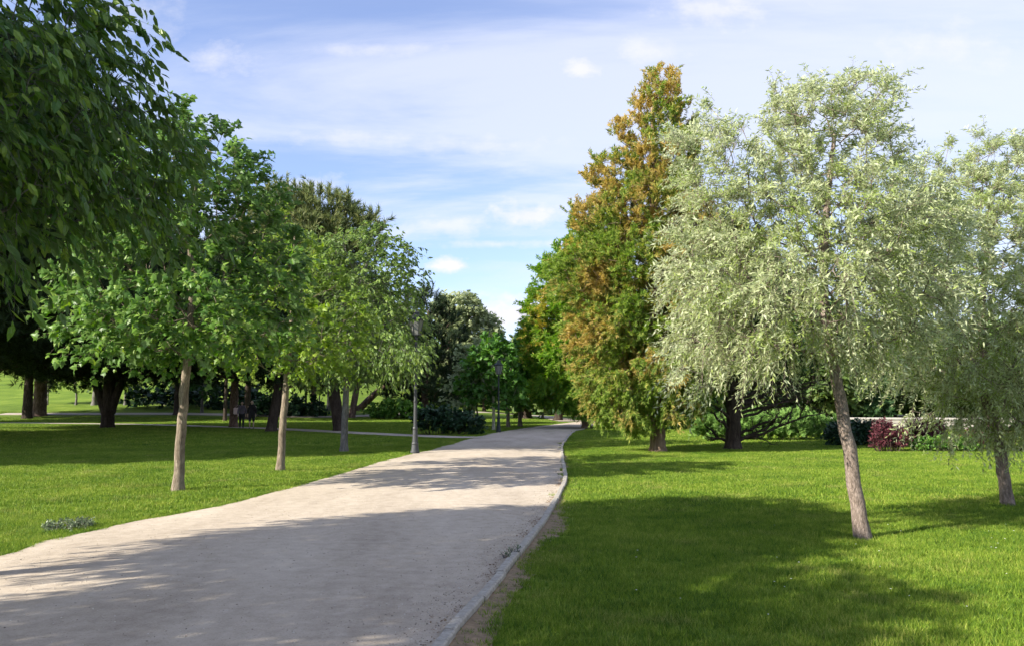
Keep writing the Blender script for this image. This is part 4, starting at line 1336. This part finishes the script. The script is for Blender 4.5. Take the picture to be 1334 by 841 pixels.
# ------------------------------------------------------------------ shrubs, hedges, barberries
def bush(name, px, by, crown, seed, label, mat, cat='bush', size=0.10, spacing=0.22, tmpl=None, bark=BARK_DARK, depth_r=0.9, ntw=7, nl=7, up=.3, hang=0.1, keep=1, group=None, tl=1.0):
    p = at(px, by)
    bl = blobs_px([(x, y, p.y + (q[0] if q else 0), rx, rz) for (x, y, rx, rz, *q) in crown], tuple(p))
    for q in bl:
        q[4] = max(q[3] * depth_r, 0.3) if depth_r < 3 else depth_r
        if q[2] - q[5] < 0.03: q[2] = max(q[2], min(0.05, q[5]))
    rng = np.random.default_rng(seed)
    root = empty(name, tuple(p), label, cat, group)
    cl = blob_points(rng, bl, spacing, 0.55)
    cl = cl[cl[:, 2] > min(0.05, 0.5 * max(q[2] + q[5] for q in bl))]
    if keep < 1: cl = cl[rng.uniform(size=len(cl)) < keep]
    ft = np.column_stack([cl[:, 0] * .75, cl[:, 1] * .75, np.full(len(cl), -0.02)])
    wd, lf = Acc(), Acc()
    for k_ in rng.choice(len(cl), size=min(len(cl), 60), replace=False):
        mid_ = (ft[k_] + cl[k_]) / 2 + rng.normal(size=3) * .04
        wd.tube([ft[k_], mid_, cl[k_]], [.012, .009, .004], 5, cap=False)
    make_leaves(rng, lf, wd, cl, np.array([0, 0, -0.2]), tmpl or T_maple_s(), size, ntwig=ntw, tlen=spacing * 1.1 * tl, nleaf=nl, outw=.7, up=up, droop=.05, hang=hang, side=.7, spread=.7, jitter=spacing * .25, twig_r=.003)
    wd.build('stem', bark, root, smooth=True)
    lf.build('foliage', mat, root)
    return root


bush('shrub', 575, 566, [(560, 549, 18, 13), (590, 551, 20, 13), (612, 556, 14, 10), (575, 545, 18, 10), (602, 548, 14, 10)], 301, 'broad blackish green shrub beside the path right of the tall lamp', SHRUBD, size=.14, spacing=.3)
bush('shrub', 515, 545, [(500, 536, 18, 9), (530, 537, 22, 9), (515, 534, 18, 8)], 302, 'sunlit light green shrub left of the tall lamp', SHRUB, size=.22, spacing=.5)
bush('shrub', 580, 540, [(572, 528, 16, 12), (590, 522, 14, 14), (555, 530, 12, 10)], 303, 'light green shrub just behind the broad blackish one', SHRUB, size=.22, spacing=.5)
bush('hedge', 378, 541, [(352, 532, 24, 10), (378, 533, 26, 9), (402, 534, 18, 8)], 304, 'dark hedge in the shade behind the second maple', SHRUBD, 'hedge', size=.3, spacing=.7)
bush('hedge', 265, 531, [(200, 519, 26, 10), (235, 520, 28, 10), (275, 520, 30, 11), (312, 520, 26, 11)], 316, 'long dark hedge added to deepen the shade beyond the largest maple', SHRUBD, 'hedge', size=.4, spacing=1.1)  # added dark mass, stands in for the deep shade under the pine crowns
bush('shrub', 805, 557.5, [(798, 548, 12, 8), (812, 546, 12, 10), (820, 550, 12, 7)], 305, 'yellow-green shrub at the bend of the path under the conifers', SHRUB, size=.2, spacing=.42)
bush('shrub', 845, 559, [(835, 546, 14, 11), (858, 546, 16, 12), (880, 548, 14, 10)], 306, 'dark green shrub behind the tallest cypress trunk', DARKC, size=.2, spacing=.42, tmpl=T_spray())
bush('juniper_hedge', 1000, 573, [(940, 558, 34, 13), (985, 558, 40, 15), (1030, 557, 40, 16), (1065, 559, 30, 13), (920, 560, 18, 10)], 307, 'long feathery light green hedge behind the bare-branched conifer', JUNI, 'hedge', size=.17, spacing=.26,
     tmpl=T_spray(), depth_r=.55, up=.8, hang=-.4)
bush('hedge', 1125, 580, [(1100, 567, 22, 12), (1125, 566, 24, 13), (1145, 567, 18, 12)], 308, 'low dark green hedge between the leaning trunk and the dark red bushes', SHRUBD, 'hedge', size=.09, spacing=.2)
bush('barberry_bush', 1157, 588, [(1153, 565, 15, 16), (1168, 571, 14, 14), (1146, 574, 10, 11)], 309, 'leftmost dark red bush beside the low dark green hedge', BARB, size=.065, spacing=.15, tmpl=T_lance(.3), up=.4)
bush('barberry_bush', 1208, 580, [(1195, 562, 15, 13), (1215, 560, 15, 14), (1208, 568, 20, 11)], 310, 'middle and largest dark red bush, in front of the pale wall', BARB, size=.075, spacing=.16, tmpl=T_lance(.3), up=.4)
bush('barberry_bush', 1280, 586, [(1268, 572, 14, 11), (1290, 566, 16, 14), (1305, 574, 14, 11)], 311, 'rightmost dark red bush, half hidden behind hanging silver leaves', BARB, size=.07, spacing=.16, tmpl=T_lance(.3), up=.4)
bush('shrub', 1225, 588, [(1205, 580, 14, 7), (1232, 579, 18, 8), (1255, 580, 14, 7)], 312, 'low fresh green shrub at the foot of the dark red bushes', SHRUB, size=.06, spacing=.15)
bush('shrub', 1325, 588, [(1315, 577, 16, 9), (1345, 576, 20, 10)], 313, 'low yellow-green shrub at the right edge beneath the pale wall', FARY, size=.07, spacing=.18)
bush('weed', 664, 726, [(664, 722, 7, 4), (673, 728, 7, 3), (658, 727, 4, 2)], 314, 'small greyish weed growing over the kerb', WEED, 'weed', size=.028, spacing=.055, tmpl=T_lance(.16), bark=BARK_GREY, up=.6, keep=.7, ntw=4, nl=6)
bush('weed', 92, 688, [(82, 688, 13, 3.2), (102, 685, 14, 3.4), (64, 691, 9, 2.6)], 315, 'patch of grey-green weeds on the grassy edge at the left of the path', WEED, 'weed', size=.030, spacing=.055, tmpl=T_lance(.3), bark=BARK_GREY, up=.15, keep=.9, ntw=5, nl=6, depth_r=.7)

# ------------------------------------------------------------------ low pale wall beyond the hedges
WALL = plain('pale_wall_stone', (0.36, 0.33, 0.29), 0.9, var=0.12, scale=4, bump=0.5)
CAP = plain('pale_coping', (0.42, 0.39, 0.35), 0.85, var=0.06, scale=5, bump=0.2)
wl = empty('low_wall', (22, 49, 0), 'long low pale wall with a coping behind the dark red bushes', 'wall')
A0, A1 = np.array([16.5, 50.5]), np.array([47.0, 46.0])
dv = A1 - A0; L = np.linalg.norm(dv); ang = math.atan2(dv[1], dv[0])
a, c_ = Acc(), Acc()
n = 14
for k_ in range(n):
    m0 = A0 + dv * (k_ + .5) / n - np.array([22, 49])
    for row in range(3):
        a.box((m0[0], m0[1], 0.10 + row * .2), (L / n - .012 - .01 * (row % 2), .30 + .006 * (row % 2), .188), ang, .012)
    c_.box((m0[0], m0[1], .67), (L / n - .008, .42, .12), ang, .015)
a.build('wall_body', WALL, wl); c_.build('coping', CAP, wl)
# dry verge behind the wall
a = Acc()
DRY = plain('dry_verge', (0.40, 0.34, 0.20), 0.95, var=0.2, scale=2, bump=0.3)
v = [(A0[0] - 1, A0[1] + .4, .02), (A1[0] + 20, A1[1] + .4, .02), (A1[0] + 20, A1[1] + 9, .02), (A0[0] - 1, A0[1] + 9, .02)]
a.add(v, [(0, 1, 2, 3)])
tag(a.build('dry_verge', DRY), kind='structure')

# ------------------------------------------------------------------ lamps
IRON = plain('grey_painted_iron', (0.06, 0.063, 0.068), 0.5, 0.4, var=0.12, scale=20)
IRON2 = plain('green_black_iron', (0.025, 0.035, 0.033), 0.5, 0.4, var=0.12, scale=20)
GLASS, tg, pg = new_mat('frosted_lamp_glass')
pg.inputs['Base Color'].default_value = (0.22, 0.22, 0.21, 1)
pg.inputs['Roughness'].default_value = 0.35
pg.inputs['Transmission Weight'].default_value = 0.25


def lathe(a, prof, sides, c=(0, 0, 0), rot=0.0):
    n = len(prof)
    v = []
    for r_, z_ in prof:
        for k_ in range(sides):
            an = rot + 2 * math.pi * k_ / sides
            v.append((c[0] + r_ * math.cos(an), c[1] + r_ * math.sin(an), c[2] + z_))
    f = []
    for i_ in range(n - 1):
        for k_ in range(sides):
            k2 = (k_ + 1) % sides
            f.append((i_ * sides + k_, i_ * sides + k2, (i_ + 1) * sides + k2, (i_ + 1) * sides + k_))
    f += [tuple(reversed(range(sides))), tuple(range((n - 1) * sides, n * sides))]
    a.add(v, f)


def lamp(loc, H, label, iron):
    root = empty('street_lamp', loc, label, 'street lamp')
    zb = H - 0.86
    a = Acc(); lathe(a, [(.15, -.05), (.15, .06), (.125, .10), (.105, .28), (.115, .31), (.09, .36), (.075, .75), (.085, .79), (.07, .84)], 16); a.build('base', iron, root, smooth=False)
    a = Acc(); lathe(a, [(.058, .82), (.055, 1.6), (.062, 1.62), (.062, 1.66), (.05, 1.68), (.042, zb - .12), (.06, zb - .10), (.06, zb - .05), (.03, zb - .02), (.03, zb + .02)], 16); a.build('post', iron, root, smooth=False)
    # lantern: six tapering sides, ribs, panes, hipped roof, finial
    r0, r1, z0, z1 = .13, .235, zb + .04, zb + .50
    fr_ = Acc()
    lathe(fr_, [(.03, zb), (.09, zb + .015), (r0 + .012, z0 - .015), (r0 + .012, z0)], 6)
    lathe(fr_, [(r1 + .02, z1), (r1 + .045, z1 + .012), (r1 + .045, z1 + .035), (r1 + .01, z1 + .04)], 6)
    for k_ in range(6):
        an = 2 * math.pi * k_ / 6
        fr_.tube([(r0 * math.cos(an), r0 * math.sin(an), z0), (r1 * math.cos(an), r1 * math.sin(an), z1)], [.012, .012], 5)
    fo = fr_.build('lantern_frame', iron, root)
    for k_ in range(6):
        a0_, a1_ = 2 * math.pi * k_ / 6, 2 * math.pi * (k_ + 1) / 6
        g_ = Acc(); s0, s1 = r0 - .006, r1 - .006
        q = [(s0 * math.cos(a0_), s0 * math.sin(a0_), z0), (s0 * math.cos(a1_), s0 * math.sin(a1_), z0), (s1 * math.cos(a1_), s1 * math.sin(a1_), z1), (s1 * math.cos(a0_), s1 * math.sin(a0_), z1)]
        inn = [(x * .97, y * .97, z) for x, y, z in q]
        g_.add(q + inn, [(0, 1, 2, 3), (7, 6, 5, 4), (0, 4, 5, 1), (1, 5, 6, 2), (2, 6, 7, 3), (3, 7, 4, 0)])
        g_.build('pane', GLASS, fo)
    a = Acc(); lathe(a, [(r1 + .03, z1 + .043), (.17, z1 + .13), (.10, z1 + .20), (.10, z1 + .235), (.125, z1 + .245), (.06, z1 + .285), (.02, z1 + .31)], 6); a.build('roof', iron, root)
    a = Acc(); lathe(a, [(.014, z1 + .30), (.014, z1 + .335), (.026, z1 + .35), (.026, z1 + .365), (.006, H - 0.0)], 8); a.build('finial', iron, root)
    return root


p1 = at(540.5, 590)
lamp(tuple(p1), EYE + (524 - 407.5) / FPX * p1.y + .12, 'tall grey iron lamp post with six-sided lantern, nearer of the two lamps', IRON)
p2 = at(649.5, 562.5)
lamp(tuple(p2), EYE + (524 - 471) / FPX * p2.y + .15, 'dark slender lamp post farther along the path, against the fresh green young trees', IRON2)

# ------------------------------------------------------------------ benches
WOOD = plain('weathered_bench_wood', (0.16, 0.10, 0.065), 0.8, var=0.2, scale=12, bump=0.2)


def bench(px, by, rz, label, sc=1.0):
    p = at(px, by)
    root = empty('park_bench', tuple(p), label, 'bench', rz=rz)
    a = Acc()
    for k_ in range(4): a.box((0, -.17 + k_ * .115, .45), (1.75 * sc, .10, .04), 0, .006)
    a.build('seat', WOOD, root)
    a = Acc()
    for k_ in range(3): a.box((0, .245 + k_ * .035, .60 + k_ * .12), (1.75 * sc, .035, .10), 0, .006)
    a.build('backrest', WOOD, root)
    for x in (-.72 * sc, .72 * sc):
        a = Acc()
        a.box((x, -.17, .205), (.06, .05, .43)); a.box((x, .20, .205), (.06, .05, .43)); a.box((x, .02, .405), (.05, .32, .04))
        a.tube([(x, .22, .42), (x, .27, .62), (x, .345, .90)], [.025, .025, .02], 6)
        a.build('leg', IRON2, root)
    return root


bench(758, 548.5, 0.15, 'dark park bench beside the far end of the path, under the conifers', 0.9)
bench(187, 525, -0.1, 'park bench on the far lawn, left of the trunk of the largest maple')


# ------------------------------------------------------------------ people
def ball(a, c, r, n=10):
    c = np.array(c, float)
    r = np.array([r] * 3 if isinstance(r, (int, float)) else r, float)
    v, f = [], []
    for i_ in range(n + 1):
        th = math.pi * i_ / n
        for j_ in range(2 * n):
            ph = math.pi * j_ / n
            v.append(c + r * np.array([math.sin(th) * math.cos(ph), math.sin(th) * math.sin(ph), math.cos(th)]))
    for i_ in range(n):
        for j_ in range(2 * n):
            f.append((i_ * 2 * n + j_, (i_ + 1) * 2 * n + j_, (i_ + 1) * 2 * n + (j_ + 1) % (2 * n), i_ * 2 * n + (j_ + 1) % (2 * n)))
    a.add(v, f)


def limb(a, pts, rad, sx=1.0):
    q = catmull(pts, 4 * len(pts)); r = np.interp(np.linspace(0, 1, len(q)), np.linspace(0, 1, len(rad)), rad)
    for i_ in range(len(q)): ball(a, q[i_], (r[i_] * sx, r[i_], r[i_]), 6)


def flesh(a, name, mat, parent, vox=0.018):
    o = a.build(name, mat, parent, smooth=True)
    md = o.modifiers.new('merge', 'REMESH'); md.mode = 'VOXEL'; md.voxel_size = vox; md.use_smooth_shade = True
    sm = o.modifiers.new('smooth', 'SMOOTH'); sm.factor = 0.6; sm.iterations = 3
    return o


def person(loc, rz, label, top_c, leg_c, skin, hair_c, H=1.72, stride=0.16, bare_legs=False, bag=None):
    root = empty('person', loc, label, 'person', rz=rz)
    k = H / 1.75
    S_ = lambda *q: [tuple(c * k for c in p_) for p_ in q]
    sk = plain(name='skin', col=skin, rough=.6, var=.03)
    a = Acc()
    ball(a, (0, -.015 * k, 1.635 * k), (.078 * k, .095 * k, .115 * k)); ball(a, (0, -.10 * k, 1.625 * k), (.012, .02, .02)); 
    for s_ in (-1, 1): ball(a, (s_ * .08 * k, 0, 1.63 * k), (.012, .02, .03), 6)
    limb(a, S_((0, .01, 1.42), (0, 0, 1.55)), [.06 * k, .052 * k])
    limb(a, S_((0, 0, .95), (0, .01, 1.15), (0, 0, 1.38)), [.12 * k, .11 * k, .13 * k], 1.25)
    hips = .09
    for s_ in (-1, 1):
        st = stride * s_
        limb(a, S_((s_ * hips, 0, .93), (s_ * .10, -st * .55, .50), (s_ * .10, -st * .9 + .05, .09)), [.095 * k, .058 * k, .038 * k])
        limb(a, S_((s_ * .10, -st * .9 + .05, .05), (s_ * .11, -st * .9 - .12, .035)), [.042 * k, .032 * k])
        limb(a, S_((s_ * .19, 0, 1.40), (s_ * .24, st * .35 + .02, 1.12), (s_ * .25, st * .8 - .05, .86)), [.052 * k, .040 * k, .028 * k])
        # hand: palm and five fingers
        hx, hy, hz = s_ * .25 * k, (st * .8 - .05) * k, .80 * k
        limb(a, [(hx, hy, hz + .05), (hx, hy - .01, hz)], [.024, .030])
        for q, (dy, ln) in enumerate(((-.030, .062), (-.010, .078), (.010, .074), (.028, .058))):
            limb(a, [(hx, hy + dy, hz - .02), (hx - s_ * .008, hy + dy - .005, hz - .02 - ln * .6), (hx - s_ * .02, hy + dy - .01, hz - .02 - ln)], [.010, .009, .007])
        limb(a, [(hx, hy - .02, hz + .02), (hx - s_ * .01, hy - .05, hz - .01), (hx - s_ * .015, hy - .055, hz - .035)], [.012, .010, .008])
    flesh(a, 'body', sk, root, .012)
    a = Acc()
    limb(a, S_((0, 0, .96), (0, .01, 1.15), (0, 0, 1.38)), [.142 * k, .13 * k, .145 * k], 1.22)
    for s_ in (-1, 1):
        st = stride * s_
        limb(a, S_((s_ * .16, 0, 1.42), (s_ * .235, st * .35 + .02, 1.14), (s_ * .245, st * .65 - .02, .98)), [.07 * k, .058 * k, .05 * k])
    flesh(a, 'shirt', plain('shirt_cloth', top_c, .85, var=.08), root, .018)
    a = Acc()
    limb(a, S_((0, 0, .90), (0, 0, 1.0)), [.135 * k, .135 * k], 1.15)
    for s_ in (-1, 1):
        st = stride * s_
        if bare_legs:
            limb(a, S_((s_ * hips, 0, .92), (s_ * .10, -st * .5, .52)), [.115 * k, .085 * k])
        else:
            limb(a, S_((s_ * hips, 0, .92), (s_ * .10, -st * .55, .50), (s_ * .10, -st * .9 + .05, .12)), [.115 * k, .08 * k, .058 * k])
    flesh(a, 'shorts' if bare_legs else 'trousers', plain('trouser_cloth', leg_c, .85, var=.08), root, .018)
    a = Acc(); ball(a, (0, .012 * k, 1.665 * k), (.088 * k, .098 * k, .10 * k)); limb(a, S_((0, .06, 1.64), (0, .075, 1.52)), [.07 * k, .05 * k])
    flesh(a, 'hair', plain('hair', hair_c, .6, var=.1), root, .014)
    for s_ in (-1, 1):
        st = stride * s_; a = Acc()
        limb(a, S_((s_ * .10, -st * .9 + .06, .055), (s_ * .105, -st * .9 - .05, .045), (s_ * .11, -st * .9 - .14, .035)), [.052 * k, .048 * k, .036 * k])
        flesh(a, 'shoe', plain('shoe_leather', (.05, .05, .05), .6, var=.1), root, .014)
    return root


pp = at(314.5, 557.2)
person(tuple(pp), 0.3, 'person in dark jacket and black trousers, left of the pair, beside a pale pink bag', (.14, .12, .16), (.02, .02, .025), (.55, .36, .28), (.03, .02, .015), 1.68)
bg_ = Acc()
bg_.box((0, 0, 0), (.30, .16, .42), 0, .05)
bgo = bg_.build('shoulder_bag', plain('pale_pink_cloth', (.85, .66, .66), .8, var=.06), smooth=False, loc=(pp.x - .36, pp.y - .02, 1.08))
bst = Acc(); bst.tube([(-.10, 0, .20), (.10, 0, .38), (.22, .0, .36), (.14, .0, .20)], [.012] * 4, 5); bst.build('strap', plain('bag_strap', (.60, .42, .42), .8), bgo)
tag(bgo, 'pale pink bag hanging at the side of the left walker', 'bag')
pp = at(327.5, 558)
person(tuple(pp), 0.2, 'person in black with bare lower legs walking, right of the pair beside the brown pine', (.02, .02, .025), (.025, .025, .03), (.60, .42, .33), (.02, .015, .01), 1.74, stride=-.16, bare_legs=True)
